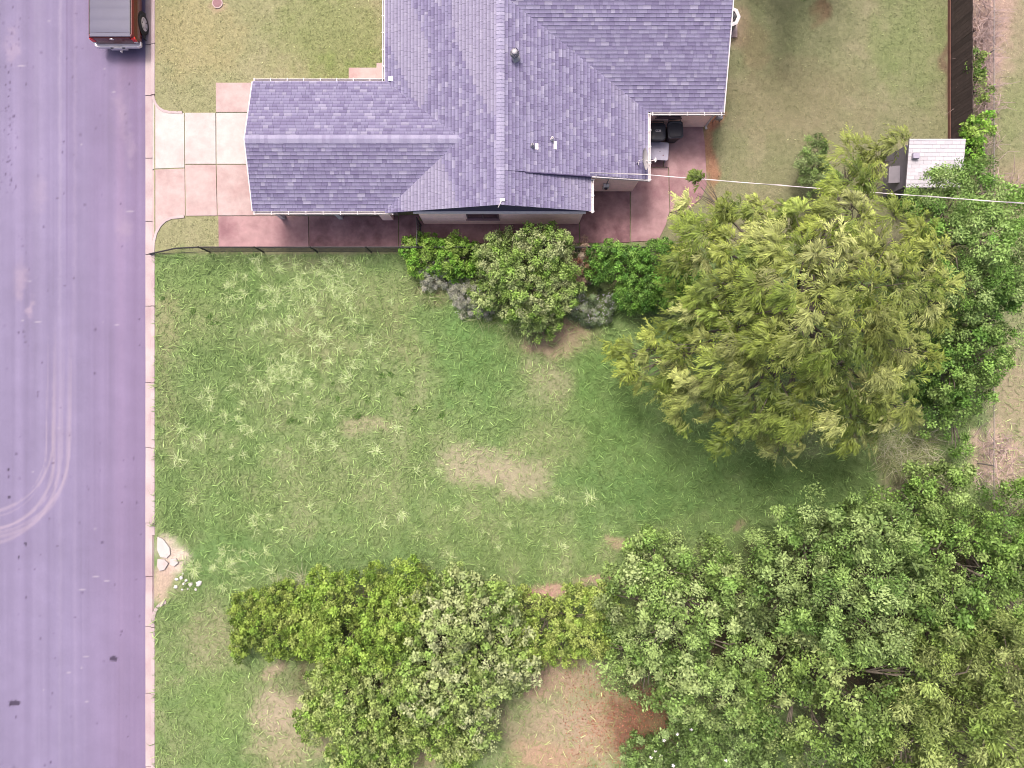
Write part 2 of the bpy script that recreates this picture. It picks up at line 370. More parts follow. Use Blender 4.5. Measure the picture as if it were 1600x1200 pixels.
slab([(289.3,176.5),(337,176.5),(337.6,256.4),(289.6,256.4)], 'concrete_light', drive)
slab([(289.6,257.6),(337.6,257.6),(339.4,337),(290.6,337.5)], 'concrete', drive)
slab([(338.2,176.5),(540,176.5),(540,256.4),(338.6,256.4)], 'concrete_light', drive)
slab([(338.7,257.6),(622,257.6),(622,336.6),(340.4,337)], 'concrete', drive)
slab([(337.5,129.5),(540,129.5),(540,175.4),(337.5,175.4)], 'concrete', drive)
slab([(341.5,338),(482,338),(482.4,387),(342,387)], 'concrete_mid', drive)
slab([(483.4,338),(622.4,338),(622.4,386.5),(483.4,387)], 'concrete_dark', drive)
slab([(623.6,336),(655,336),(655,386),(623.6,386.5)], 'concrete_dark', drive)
slab([(541,176.5),(622,176.5),(622,256.4),(541,256.4)], 'concrete', drive)
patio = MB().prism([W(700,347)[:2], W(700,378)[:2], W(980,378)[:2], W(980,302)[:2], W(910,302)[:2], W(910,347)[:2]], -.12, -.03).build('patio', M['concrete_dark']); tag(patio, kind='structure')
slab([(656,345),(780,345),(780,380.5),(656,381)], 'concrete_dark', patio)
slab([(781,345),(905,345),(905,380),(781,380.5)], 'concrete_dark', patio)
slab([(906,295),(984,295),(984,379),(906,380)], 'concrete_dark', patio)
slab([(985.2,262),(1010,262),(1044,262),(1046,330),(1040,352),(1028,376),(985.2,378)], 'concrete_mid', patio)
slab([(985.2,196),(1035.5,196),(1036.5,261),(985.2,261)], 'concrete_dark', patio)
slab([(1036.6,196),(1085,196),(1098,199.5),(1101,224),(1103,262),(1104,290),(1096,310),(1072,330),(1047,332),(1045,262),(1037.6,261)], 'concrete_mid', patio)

# ---------------------------------------------------------------- house
house = thing('house', (0, 0, 0), 'single-storey pale brick house with lavender grey shingled roof and white gutters', 'house')
ZE = 2.4; ZR = 3.75; RX = -.42
pW = (ZR-ZE)/(4.82-.42); pEn = (ZR-ZE)/(5.16-RX); pNE = (ZR-ZE)/(14.2-10.34); pG = .9/2.465; GY = 9.035
IX = -4.82+.9/pW
# each plane: z function, course direction (unit vector up the slope, in plan), slope, eave start, convex plan pieces
planes = [
 (lambda x,y: ZE+pW*(x+4.82), (1,0), pW, -4.82, [[(-4.82,18.5),(RX,18.5),(RX,GY),(IX,GY),(-4.82,11.5)], [(RX,GY),(IX,GY),(-4.82,6.57),(-4.82,6.5),(RX,6.5)]]),
 (lambda x,y: ZE+pG*(11.5-y), (0,-1), pG, -11.5, [[(-9.85,GY),(-9.85,11.5),(-4.82,11.5),(IX,GY)]]),
 (lambda x,y: ZE+pG*(y-6.57), (0,1), pG, 6.57, [[(-9.85,GY),(-9.85,6.57),(-4.82,6.57),(IX,GY)]]),
 (lambda x,y: ZR-pEn*(x-RX), (-1,0), pEn, -5.16, [[(RX,7.77),(5.16,7.77),(5.16,10.34),(RX,14.2)], [(RX,14.2),(5.16,18.06),(5.16,18.5),(RX,18.5)]]),
 (lambda x,y: ZR-pW*(x-RX), (-1,0), pW, -2.97, [[(RX,6.5),(2.97,6.5),(2.97,7.77),(RX,7.77)]]),
 (lambda x,y: ZE+pNE*(y-10.34), (0,1), pNE, 10.34, [[(5.16,10.34),(8.03,10.34),(8.03,14.2),(RX,14.2)]]),
 (lambda x,y: ZE+pNE*(18.06-y), (0,-1), pNE, -18.06, [[(RX,14.2),(8.03,14.2),(8.03,18.06),(5.16,18.06)]]),
]
rb = MB()
for zf, vd, p, e0, pieces in planes:
    for poly in pieces: rb.slab([(x, y, zf(x, y)) for x, y in poly], .11)
roof = rb.build('roof', M['roof_deck'], house)

def clip(poly, conv):                      # Sutherland-Hodgman against a convex polygon; poly items (x, y, frac)
    a = sum(p[0]*q[1]-q[0]*p[1] for p, q in zip(conv, conv[1:]+conv[:1]))
    if a < 0: conv = conv[::-1]
    for p, q in zip(conv, conv[1:]+conv[:1]):
        out = []
        for i in range(len(poly)):
            A, B = poly[i-1], poly[i]
            da = (q[0]-p[0])*(A[1]-p[1])-(q[1]-p[1])*(A[0]-p[0]); db = (q[0]-p[0])*(B[1]-p[1])-(q[1]-p[1])*(B[0]-p[0])
            if (da < 0) != (db < 0):
                t = da/(da-db); out.append(tuple(A[k]+(B[k]-A[k])*t for k in range(3)))
            if db >= 0: out.append(B)
        poly = out
        if len(poly) < 3: return []
    return poly
SH = [np.array(alb(*k))*1.09 for k in ((168,158,200),(174,165,206),(179,171,211),(185,177,216),(190,183,220),(202,195,228),(158,148,190))]
SHW = np.array([.2,.24,.2,.14,.1,.06,.06])
tabs = []
for pi, (zf, vd, p, e0, pieces) in enumerate(planes):
    step = .137/math.sqrt(1+p*p); lo = [min(pt[0]*vd[0]+pt[1]*vd[1] for pc in pieces for pt in pc), max(pt[0]*vd[0]+pt[1]*vd[1] for pc in pieces for pt in pc)]
    ud = (-vd[1], vd[0]); us = [pt[0]*ud[0]+pt[1]*ud[1] for pc in pieces for pt in pc]
    v = lo[0]-.02; row = 0
    while v < lo[1]:
        u = min(us)-random.random()*.3
        while u < max(us):
            w = random.choice((.12,.16,.2,.24,.3)); th = .013+.006*(random.random() < .45)
            ci = rng.choice(7, p=SHW); cc = SH[ci]*rng.uniform(.95, 1.05)
            cu = u+w/2; cx_ = ud[0]*cu+vd[0]*v; cy_ = ud[1]*cu+vd[1]*v
            # batches of paler shingle laid in slanting strips
            bt = vnoise(np.array([row*.10+cu*.34+pi*7]), np.array([row*.04-cu*.09+pi*3]))[0]
            if bt > .60 and pi in (0, 3, 4): f_ = .62 if pi == 0 else .35; cc = cc*(1-f_)+np.array(alb(214,206,236))*f_
            q = [(u+.003, v, 0), (u+w-.003, v, 0), (u+w-.003, v+step*1.12, 1), (u+.003, v+step*1.12, 1)]
            q = [(ud[0]*a+vd[0]*b, ud[1]*a+vd[1]*b, f) for a, b, f in q]
            for pc in pieces:
                r = clip(q, pc)
                if len(r) >= 3: tabs.append((r, zf, th, cc, w if len(r) == 4 else 0))
            u += w
        v += step; row += 1
def tab_geo(r, zf, th, mb, cc):
    n = len(r); a = sum(p[0]*q[1]-q[0]*p[1] for p, q in zip(r, r[1:]+r[:1]))
    if a < 0: r = r[::-1]
    top = [(x, y, zf(x, y)+.006+th*(1-f)) for x, y, f in r]; bot = [(x, y, zf(x, y)+.001) for x, y, f in r]
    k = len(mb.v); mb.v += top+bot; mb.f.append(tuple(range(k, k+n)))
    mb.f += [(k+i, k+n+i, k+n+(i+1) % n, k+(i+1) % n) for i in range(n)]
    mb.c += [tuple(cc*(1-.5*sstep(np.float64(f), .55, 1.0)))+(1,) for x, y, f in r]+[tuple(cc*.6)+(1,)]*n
vis = [t for t in tabs if t[4] and t[0][0][1] < 13]
order = sorted(range(len(tabs)), key=lambda i: -(tabs[i][4] if (tabs[i][4] and -5 < tabs[i][0][0][0] < 2 and 6.4 < tabs[i][0][0][1] < 9.5) else 0))
single = set(order[:150])
mb = MB()
for i, (r, zf, th, cc, w) in enumerate(tabs):
    if i in single:
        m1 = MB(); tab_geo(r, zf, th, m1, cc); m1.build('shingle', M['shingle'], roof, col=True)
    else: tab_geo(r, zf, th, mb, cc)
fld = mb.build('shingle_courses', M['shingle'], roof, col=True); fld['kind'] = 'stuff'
# ridge caps: folded pieces, shared meshes
def ridge_caps(x0, y0, x1, y1, z, sl, n):
    d = Vector((x1-x0, y1-y0, 0)); L = d.length; d.normalize(); s_ = Vector((-d.y, d.x, 0)); st = L/n; meshes = []
    for k in range(4):
        cc = np.array(alb(*((205,198,232),(198,191,226),(210,203,236),(192,184,220))[k])); w = .15; m1 = MB()
        P = []
        for t, h in ((0, .028), (st*1.15, .012)):
            P += [d*t-s_*w+Vector((0,0,h-w*sl[0]+.008)), d*t+Vector((0,0,h+.012)), d*t+s_*w+Vector((0,0,h-w*sl[1]+.008))]
        B = [q-Vector((0,0,.02)) for q in P]
        m1.v = [tuple(q) for q in P+B]; m1.f = [(0,1,4,3),(1,2,5,4),(0,6,7,1),(1,7,8,2),(0,3,9,6),(2,8,11,5)]
        m1.c = [tuple(cc)+(1,)]*12
        o = m1.build('shingle', M['shingle'], roof, col=True); meshes.append(o.data); bpy.data.objects.remove(o)
    for i in range(n):
        o = bpy.data.objects.new('shingle', random.choice(meshes)); link(o, roof); o.location = (x0+d.x*st*i, y0+d.y*st*i, z)
ridge_caps(RX, 6.5, RX, 14.2, ZR, (pEn*1.05, pW), 56)
ridge_caps(-9.85, GY, IX, GY, ZE+.9, (pG, pG), 56)
ridge_caps(RX, 14.3, 8.03, 14.2, ZR, (pNE, pNE), 38)

# walls
def wall(x0, x1, y0, y1, z1=2.30, mat='brick'):
    mb = MB(); mb.box(x0, x1, y0, y1, 0, z1)
    return mb.build('wall', M[mat], house)
WALLS = [(-3.6,2.73,6.58,18.2), (2.74,4.92,7.92,18.1), (4.93,7.86,10.57,17.8), (-4.5,-3.61,11.6,18.1), (-5.3,-3.62,8.1,11.3)]
for w_ in WALLS: wall(*w_)
# brick courses proud of the walls that the photograph shows
def courses(x0, x1, y, axis_='x', z1=2.05):
    mb = MB(); z = .02
    while z < z1:
        if axis_ == 'x': mb.box(x0, x1, y-.012, y+.03, z, z+.058)
        else: mb.box(y-.03, y+.012, x0, x1, z, z+.058)
        z += .070
    o = mb.build('brick_courses', M['brick'], house); o['kind'] = 'stuff'
courses(-3.61, 2.74, 6.58); courses(2.76, 4.93, 7.92); courses(4.95, 7.87, 10.57); courses(10.55, 17.8, 7.86, 'y')
# soldier course of single bricks under the south trim
bm = MB().box(-.033, .033, -.03, .02, 0, .2).build('brick', M['brick_trim'], house); bd = bm.data; bpy.data.objects.remove(bm)
for i in range(84):
    o = bpy.data.objects.new('brick', bd); link(o, house); o.location = (-3.56+i*.0752, 6.575, 2.09)
# gables: south gable of the main roof and west gable of the carport
def gable(pts): 
    n = len(pts); off = .03
    return pts
gb = MB(); y0, y1 = 6.56, 6.62
gp = [(-4.6,2.36),(RX,ZR-.125),(2.7,2.66-.07),(2.7,2.36)]
gb.add([(x,y0,z) for x,z in gp]+[(x,y1,z) for x,z in gp], [(0,1,2,3)[::-1],(4,5,6,7)]+[(i,(i+1)%4,4+(i+1)%4,4+i) for i in range(4)])
gb.build('gable', M['roof_deck'], house)
gb = MB(); gp = [(6.7,2.36),(GY,ZE+.9-.125),(11.37,2.36)]; x0, x1 = -9.72, -9.66
gb.add([(x0,y,z) for y,z in gp]+[(x1,y,z) for y,z in gp], [(0,1,2),(3,4,5)[::-1]]+[(i,(i+1)%3,3+(i+1)%3,3+i) for i in range(3)])
gb.build('gable', M['brick'], house)
MB().box(-3.75, 2.80, 6.485, 6.555, 2.33, 2.47).build('trim_board', M['white'], house, bevel=.01)
MB().box(-3.75, 2.80, 6.46, 6.484, 2.42, 2.475).build('trim_board', M['white'], house)
# rake boards
def bar(p, q, w, h, name, mat, parent=house):
    p, q = Vector(p), Vector(q); d = (q-p).normalized(); s_ = Vector((0,0,1)).cross(d).normalized()*w/2; u_ = Vector((0,0,h/2))
    vs = []
    for e in (p, q): vs += [e-s_-u_, e+s_-u_, e+s_+u_, e-s_+u_]
    return MB().add(vs, [(0,1,2,3),(7,6,5,4),(0,4,5,1),(1,5,6,2),(2,6,7,3),(3,7,4,0)]).build(name, M[mat], parent)
bar((8.055,10.3,ZE-.04), (8.055,14.2,ZR-.04), .04, .15, 'rake_board', 'white')
bar((8.055,18.06,ZE-.04), (8.055,14.2,ZR-.04), .04, .15, 'rake_board', 'white')
bar((-9.875,6.57,ZE-.06), (-9.875,GY,ZE+.84), .04, .12, 'rake_board', 'white')
bar((-9.875,11.5,ZE-.06), (-9.875,GY,ZE+.84), .04, .12, 'rake_board', 'white')
bar((2.98,7.745,ZR-pEn*(2.98-RX)-.07), (5.16,7.745,ZE-.07), .04, .12, 'rake_board', 'white')
bar((RX+.9,7.75,ZR-pEn*.9-.06), (2.97,7.75,ZR-pEn*(2.97-RX)-.06), .035, .16, 'rake_board', 'roof_deck')
# eave gutters: open channel with hangers
def eave_gutter(p, q, out, z):
    p = Vector((p[0], p[1], z)); q = Vector((q[0], q[1], z)); o = Vector((out[0], out[1], 0)); d = (q-p).normalized(); L = (q-p).length
    prof = [(0,.02),(0,-.10),(.09,-.10),(.10,.015),(.082,.015),(.078,-.09),(.012,-.09),(.012,.02)]
    vs = [e+o*a+Vector((0,0,b)) for e in (p, q) for a, b in prof]; n = len(prof)
    ob = MB().add(vs, [(i,(i+1)%n,n+(i+1)%n,n+i) for i in range(n)]+[tuple(range(n)), tuple(range(n,2*n))]).build('gutter', M['white'], house)
    k = max(2, int(L/.62)); 
    for i in range(k+1):
        c_ = p+d*(.05+(L-.1)*i/k)
        vs = [c_+d*a+o*b+Vector((0,0,z_)) for a in (-.014,.014) for b, z_ in ((-.10,.052),(.128,.026),(.128,.018),(-.10,.044))]
        MB().add(vs, [(0,1,2,3),(7,6,5,4),(0,4,5,1),(1,5,6,2),(2,6,7,3),(3,7,4,0)]).build('hanger', M['white'], ob)
eave_gutter((-9.85,11.51), (-4.72,11.51), (0,1), ZE-.03)
eave_gutter((-4.83,11.4), (-4.83,18.5), (-1,0), ZE-.03)
eave_gutter((-9.85,6.56), (-4.5,6.56), (0,-1), ZE-.03)
eave_gutter((5.17,7.72), (5.17,10.33), (1,0), ZE-.03)
eave_gutter((5.3,10.33), (8.02,10.33), (0,-1), ZE-.03)
eave_gutter((2.98,6.45), (2.98,7.74), (1,0), 2.71-.03)
# roof outlet boxes, vents
def part_at(name, mb, mat, parent, smooth=False): return mb.build(name, M[mat], parent, smooth=smooth)
def roofpt(px, py, plane):
    z = 3.0
    for _ in range(8): x, y, _z = W(px, py, z); z = planes[plane][0](x, y)
    return x, y, z
x, y, z = roofpt(611, 124, 0)
part_at('outlet_box', MB().box(x-.10,x+.08,y-.07,y+.09,z-.03,z+.05), 'white', roof); part_at('outlet_hole', MB().box(x-.06,x+.04,y-.035,y+.055,z+.051,z+.056), 'glass', roof)
x, y, z = roofpt(804, 90, 3)
mb = MB().lathe([(.2,z-.02),(.2,z+.02),(.10,z+.03),(.10,z+.30),(.17,z+.32)], x, y, 14); part_at('vent_pipe', mb, 'galv', roof, True)
mb = MB()                                   # turbine head: curved vanes under a cap
for k in range(14):
    t = 2*math.pi*k/14; t2 = t+.5
    vs = []
    for f in range(5):
        r_ = .10+.075*math.sin(math.pi*f/4); a = t+.4*f/4; zz = z+.32+.2*f/4
        vs += [(x+r_*math.cos(a), y+r_*math.sin(a), zz), (x+(r_-.02)*math.cos(a+.32), y+(r_-.02)*math.sin(a+.32), zz)]
    mb.add(vs, [(2*f, 2*f+1, 2*f+3, 2*f+2) for f in range(4)])
part_at('turbine_vanes', mb, 'galv', roof, True)
part_at('turbine_cap', MB().lathe([(.115,z+.51),(.10,z+.54),(.05,z+.56)], x, y, 14), 'galv', roof, True)
for (a, b, w_, h_, dx, dy) in ((836,229,.13,.22,-.1,0.0),(865,227,.12,.30,-.06,.2)):
    x, y, z = roofpt(a, b, 3)
    vs = [(x+i*w_+.06, y+j*h_/1.0, planes[3][0](x+i*w_+.06, y+j*h_)+.03) for i, j in ((-.5,-.5),(.5,-.5),(.5,.5),(-.5,.5))]
    part_at('vent_flashing', MB().slab(vs, .02), 'white', roof)
    x += dx; y += dy; z = planes[3][0](x, y)
    part_at('vent_pipe', MB().lathe([(.085,z),(.065,z+.08),(.045,z+.12),(.045,z+.28),(.03,z+.28),(.03,z+.2)], x, y, 12), 'galv' if dx < -.08 else 'white', roof, True)
# small service bracket on the south ridge end
mb = MB().box(RX-.02,RX+.16,6.62,6.72,ZR+.02,ZR+.05).tube([(RX+.05,6.66,ZR+.03),(RX-.02,6.5,ZR+.08),(RX-.08,6.42,ZR-.05)], .018)
part_at('ridge_bracket', mb, 'white', roof)
# windows, doors, downspouts, carport posts
def window(x0, x1, y, z0, z1):
    fr = MB().box(x0-.05,x1+.05,y-.05,y+.02,z1,z1+.06).box(x0-.05,x1+.05,y-.05,y+.02,z0-.06,z0).box(x0-.05,x0,y-.05,y+.02,z0,z1).box(x1,x1+.05,y-.05,y+.02,z0,z1).box((x0+x1)/2-.02,(x0+x1)/2+.02,y-.045,y+.02,z0,z1)
    o = fr.build('window', M['brick_trim'], house)
    MB().box(x0,x1,y-.03,y-.015,z0,z1).build('pane', M['glass'], o)
    MB().box(x0-.1,x1+.1,y-.09,y-.051,z0-.12,z0-.05).build('sill', M['brick_trim'], o)
window(-1.72, -.56, 6.565, 1.25, 2.02); window(5.75, 6.6, 10.555, 1.35, 2.1)
for (x, y) in ((8.0,10.46), (-4.75,11.62)):
    MB().tube([(x,y,2.33),(x,y,2.2),(x-.08,y+.09,2.05),(x-.08,y+.09,.12),(x-.02,y+.0,.06)], .042, 4).build('downspout', M['white'], house)
for (px_, py_) in ((443,339.5), (533,339.5)):
    x, y, _ = W(px_, py_)
    MB().box(x-.09,x+.09,y-.09,y+.09,.0,2.29).build('carport_post', M['white'], house, bevel=.01)
MB().box(-9.75,-5.2,6.72,6.9,2.15,2.30).build('carport_beam', M['white'], house)
MB().box(-9.75,-5.2,11.25,11.4,2.15,2.30).build('carport_beam', M['white'], house)
MB().box(-9.6,-5.3,11.26,11.39,0,2.149).build('wall', M['brick'], house)
MB().box(-5.3,-4.86,6.72,8.09,0,2.15).build('wall', M['brick'], house)
# porch steps at the front
st = thing('porch_step', (*W(572,116)[:2], 0), 'small concrete porch steps beside the front lawn gutter corner', 'steps')
o_ = Vector(st.location)
def local(mb): mb.v = [tuple(Vector(p)-o_) for p in mb.v]; return mb
x0, y0, _ = W(546,128); x1, y1, _ = W(590,108)
local(MB().box(x0,x1,y0,y1,0,.16)).build('step', M['concrete'], st, bevel=.015)
x2, y2, _ = W(612,103)
local(MB().box(x1+.01,x2,y0,y2,0,.32)).build('step', M['concrete'], st, bevel=.015)
# ---------------------------------------------------------------- pickup truck parked at the kerb
truck = thing('pickup_truck', (-15.93, 13.62, -.12), 'maroon pickup truck with grey bed cover parked against the kerb', 'truck')
def loft(secs, name, mat, parent, smooth=True):    # secs: list of (y, [(x, z) ...]) half profiles mirrored into closed rings
    vs = []; fs = []
    n = len(secs[0][1])*2
    for y, pr in secs:
        ring = [(x, y, z) for x, z in pr]+[(-x, y, z) for x, z in pr[::-1]]
        vs += ring
    for i in range(len(secs)-1):
        for k in range(n): fs.append((i*n+k, i*n+(k+1) % n, (i+1)*n+(k+1) % n, (i+1)*n+k))
    fs += [tuple(range(n)), tuple(range((len(secs)-1)*n, len(secs)*n))[::-1]]
    o = MB().add(vs, fs).build(name, M[mat], parent, smooth=False, bevel=.02)
    return o
bp = [(.80,.42),(.90,.50),(.935,.75),(.94,.95),(.90,1.16),(.85,1.25)]
bp2 = [(.78,.46),(.86,.54),(.89,.75),(.90,.95),(.87,1.14),(.82,1.24)]
hp = [(.80,.42),(.90,.50),(.935,.75),(.94,.90),(.90,1.03),(.78,1.10)]
loft([(.14,bp2),(.24,bp),(2.1,bp),(4.05,bp),(4.2,hp),(5.45,[(x*.97,z*.96) for x,z in hp]),(5.6,[(x*.88,.45+(z-.45)*.8) for x,z in hp])], 'body', 'red_paint', truck)
loft([(2.15,[(.80,1.24),(.72,1.45),(.64,1.80)]),(2.3,[(.82,1.24),(.74,1.5),(.66,1.84)]),(3.5,[(.82,1.24),(.74,1.5),(.66,1.86)]),(3.75,[(.82,1.22),(.74,1.45),(.64,1.78)]),(4.35,[(.80,1.06),(.72,1.10),(.66,1.12)])], 'cab', 'red_paint', truck)
MB().add([(-.66,2.135,1.42),(.66,2.135,1.42),(.58,2.175,1.74),(-.58,2.175,1.74)], [(0,1,2,3)]).build('rear_window', M['glass'], truck)
MB().add([(-.66,4.28,1.15),(.66,4.28,1.15),(.58,3.83,1.72),(-.58,3.83,1.72)], [(3,2,1,0)]).build('windscreen', M['glass'], truck)
cv = MB()                                   # bed cover: softly sagging vinyl between bows
nyc, nxc = 25, 9
vs = [(-.79+1.58*i/(nxc-1), .30+1.80*j/(nyc-1), 1.275+.014*abs(math.sin(math.pi*j/6))-.012*(abs(i-4)/4)**3) for j in range(nyc) for i in range(nxc)]
cv.add(vs, [(j*nxc+i, j*nxc+i+1, (j+1)*nxc+i+1, (j+1)*nxc+i) for j in range(nyc-1) for i in range(nxc-1)]).build('bed_cover', M['tonneau'], truck, smooth=True)
MB().box(-.82,-.791,.26,2.12,1.24,1.285).box(.791,.82,.26,2.12,1.24,1.285).build('bed_rail', M['black_metal'], truck)
MB().box(-.80,.80,.145,.30,1.235,1.268).build('tailgate_top', M['tonneau'], truck, bevel=.01)
MB().box(-.74,.74,.11,.16,.66,1.20).build('tailgate', M['red_paint'], truck, bevel=.02)
MB().lathe([(.0,0),(.06,0),(.06,.012),(0,.012)], 0, 0, 16).build('badge', M['chrome'], truck).matrix_local = __import__('mathutils').Matrix.Translation((0,.10,1.12)) @ __import__('mathutils').Matrix.Rotation(math.pi/2, 4, 'X') @ __import__('mathutils').Matrix.Scale(1.6, 4, (1,0,0))
for sx in (-1, 1):
    MB().box(min(sx*.75,sx*.905),max(sx*.75,sx*.905),.10,.22,.86,1.13).build('tail_light', M['tail_light'], truck, bevel=.02)
    MB().box(min(sx*.76,sx*.90),max(sx*.76,sx*.90),.085,.13,.79,.855).build('reverse_light', M['white'], truck)
    MB().tube([(sx*.90,3.85,1.2),(sx*1.06,3.87,1.24)], .03).box(min(sx*1.02,sx*1.2),max(sx*1.02,sx*1.2),3.8,3.9,1.13,1.36).build('mirror', M['black_plastic'], truck)
    MB().add([(sx*.815,2.5,1.28),(sx*.815,3.9,1.26),(sx*.69,3.62,1.72),(sx*.665,2.5,1.74)], [(0,1,2,3)]).build('side_window', M['glass'], truck)
bu = MB()
bu.add([(x,y,z) for z in (.50,.66) for x,y in ((-.93,.22),(-.93,.04),(-.80,-.02),(.80,-.02),(.93,.04),(.93,.22))], [(5,4,3,2,1,0),(6,7,8,9,10,11)]+[(i,(i+1)%6,6+(i+1)%6,6+i) for i in range(6)])
bo = bu.build('rear_bumper', M['chrome'], truck, bevel=.02)
MB().box(-.34,.34,-.06,.08,.44,.63).build('bumper_step', M['chrome'], bo, bevel=.02); MB().box(-.30,-.18,-.065,.0,.631,.638).box(.18,.30,-.065,.0,.631,.638).build('step_pad', M['rubber'], bo)
MB().box(-.16,.16,-.05,.06,.64,.67).build('number_plate', M['white'], bo)
MB().tube([(.05,.1,.42),(.05,-.14,.42)], .035).lathe([(.02,.42),(.02,.47),(.032,.50),(.02,.53)], .05, -.12, 8).build('tow_hitch', M['chrome'], bo)
def wheel(x, y, sgn):
    t = MB(); prof = [(.36,-.11),(.40,-.10),(.415,-.05),(.415,.05),(.40,.10),(.33,.115),(.25,.10)]; n = 24
    vs = [(sgn*b, r_*math.cos(2*math.pi*k/n), r_*math.sin(2*math.pi*k/n)) for r_, b in prof for k in range(n)]
    fs = [(i*n+k, i*n+(k+1) % n, (i+1)*n+(k+1) % n, (i+1)*n+k) for i in range(len(prof)-1) for k in range(n)]
    w = t.add(vs, fs).build('wheel', M['rubber'], truck, smooth=True); w.location = (x, y, .415)
    r = MB(); n = 20
    vs = [(sgn*b, r_*math.cos(2*math.pi*k/n), r_*math.sin(2*math.pi*k/n)) for r_, b in ((.27,.11),(.25,.112),(.12,.10),(.08,.12),(.0,.125)) for k in range(n)]
    r.add(vs, [(i*n+k, i*n+(k+1) % n, (i+1)*n+(k+1) % n, (i+1)*n+k) for i in range(4) for k in range(n)]).build('rim', M['chrome'], w)
    h = MB()
    for k in range(5):
        a = 2*math.pi*k/5+.3; u1 = Vector((0, math.cos(a), math.sin(a))); u2 = Vector((0, -math.sin(a), math.cos(a)))
        h.add([u1*.14-u2*.015+Vector((sgn*.108,0,0)), u1*.22-u2*.03+Vector((sgn*.116,0,0)), u1*.22+u2*.03+Vector((sgn*.116,0,0)), u1*.14+u2*.015+Vector((sgn*.108,0,0))], [(0,1,2,3)])
    h.build('rim_slot', M['rubber'], w)
    A = MB(); ar = [(sgn*.02*0, .5*math.cos(math.pi*k/14), .5*math.sin(math.pi*k/14)) for k in range(15)]
    A.add([(sgn*.0,p[1],p[2]-.05) for p in ar]+[(0,.52,-.2),(0,-.52,-.2)][::-1], [tuple(range(17))])
    o = A.build('wheel_arch', M['rubber'], truck); o.location = (sgn*.946, y, .46)
for sx in (-1, 1):
    for yy in (1.02, 4.55): wheel(sx*.86, yy, sx)
MB().box(.90,.96,.45,.48,.2,.5).box(-.96,-.90,.45,.48,.2,.5).build('mud_flap', M['rubber'], truck)

# ---------------------------------------------------------------- things round the patio
def place(ob, px, py, z): ob.location = W(px, py, z)[:2]+(ob.location[2],)
def bin_(px, py, label, dark, sticker):
    x, y, _ = W(px, py, 1.02)
    b = thing('wheelie_bin', (x, y, .03), label, 'trash bin', 'black wheeled bins on the patio')
    def ring(w, d, z, k=.06): 
        return [(-w+k,-d,z),(w-k,-d,z),(w,-d+k,z),(w,d-k,z),(w-k,d,z),(-w+k,d,z),(-w,d-k,z),(-w,-d+k,z)]
    rs = [ring(.21,.24,.06), ring(.27,.31,.92), ring(.30,.34,.93), ring(.30,.34,.98)]
    mb = MB().add([p for r in rs for p in r], [tuple(range(8))[::-1]]+[(i*8+k, i*8+(k+1) % 8, (i+1)*8+(k+1) % 8, (i+1)*8+k) for i in range(3) for k in range(8)])
    mb.build('bin_body', M['black_plastic'], b)
    if not sticker:
        lr = [ring(.31,.345,.981,.08), ring(.31,.345,1.02,.08), ring(.27,.31,1.04,.08), ring(.24,.27,1.02,.08)]
    else: lr = [ring(.31,.345,.981,.08), ring(.31,.345,1.02,.08), ring(.28,.32,1.045,.08), ring(.18,.2,1.07,.06)]
    ld = MB().add([p for r in lr for p in r], [tuple(range(24,32))]+[(i*8+k, i*8+(k+1) % 8, (i+1)*8+(k+1) % 8, (i+1)*8+k) for i in range(3) for k in range(8)]).build('lid', M['black_plastic'], b)
    if sticker:
        MB().box(-.09,.12,-.02,.06,1.071,1.074).build('sticker', M['white'], ld)
        MB().box(-.07,-.04,.0,.04,1.0745,1.0755).box(-.02,.03,.0,.045,1.0745,1.0755).box(.05,.06,0,.045,1.0745,1.0755).box(.075,.1,0,.02,1.0745,1.0755).build('sticker_print', M['glass'], ld)
        for k in range(3): MB().box(-.1,.1,-.14-.035*k,-.13-.035*k,1.06,1.073).build('lid_rib', M['black_plastic'], ld)
    MB().tube([(-.24,.36,.94),(-.24,.43,.97),(.24,.43,.97),(.24,.36,.94)], .018).build('handle', M['black_plastic'], b)
    for sx in (-1, 1):
        vs = [(sx*.26+dx, .27+.1*math.cos(2*math.pi*k/12), .1+.1*math.sin(2*math.pi*k/12)) for dx in (-.03,.03) for k in range(12)]
        MB().add(vs, [(k,(k+1)%12,12+(k+1)%12,12+k) for k in range(12)]+[tuple(range(12)),tuple(range(12,24))]).build('wheel', M['rubber'], b)
    return b
bin_(1027.5, 206, 'black wheeled bin with white sticker on its lid beside the gutter', 0, True)
b2 = bin_(1055, 203, 'plain black wheeled bin without sticker, under the dark window', 0, False); b2.rotation_euler[2] = .06
x, y, _ = W(1030, 236, .55)
t = thing('side_table', (x, y, .03), 'square light grey plastic table with rounded corners beside the black bins', 'table')
def rrect(w, d, k, n=5):
    P = []
    for cx_, cy_, a0 in ((w-k,d-k,0),(-w+k,d-k,90),(-w+k,-d+k,180),(w-k,-d+k,270)):
        P += [(cx_+k*math.cos(math.radians(a0+90*i/n)), cy_+k*math.sin(math.radians(a0+90*i/n))) for i in range(n+1)]
    return P
top = MB().prism(rrect(.38,.365,.07), .49, .53).build('table_top', M['grey_plastic'], t, bevel=.012)
MB().lathe([(.02,.531),(.02,.533)], .03, -.02, 10).build('centre_hole', M['glass'], top); MB().lathe([(.028,.531),(.024,.533)], .17, -.17, 7).build('leaf_stain', M['brick_trim'], top)
for sx in (-1, 1):
    for sy in (-1, 1): MB().tube([(sx*.3,sy*.28,.49),(sx*.33,sy*.31,0)], [.03,.022]).build('leg', M['grey_plastic'], t)
t.rotation_euler[2] = -.06
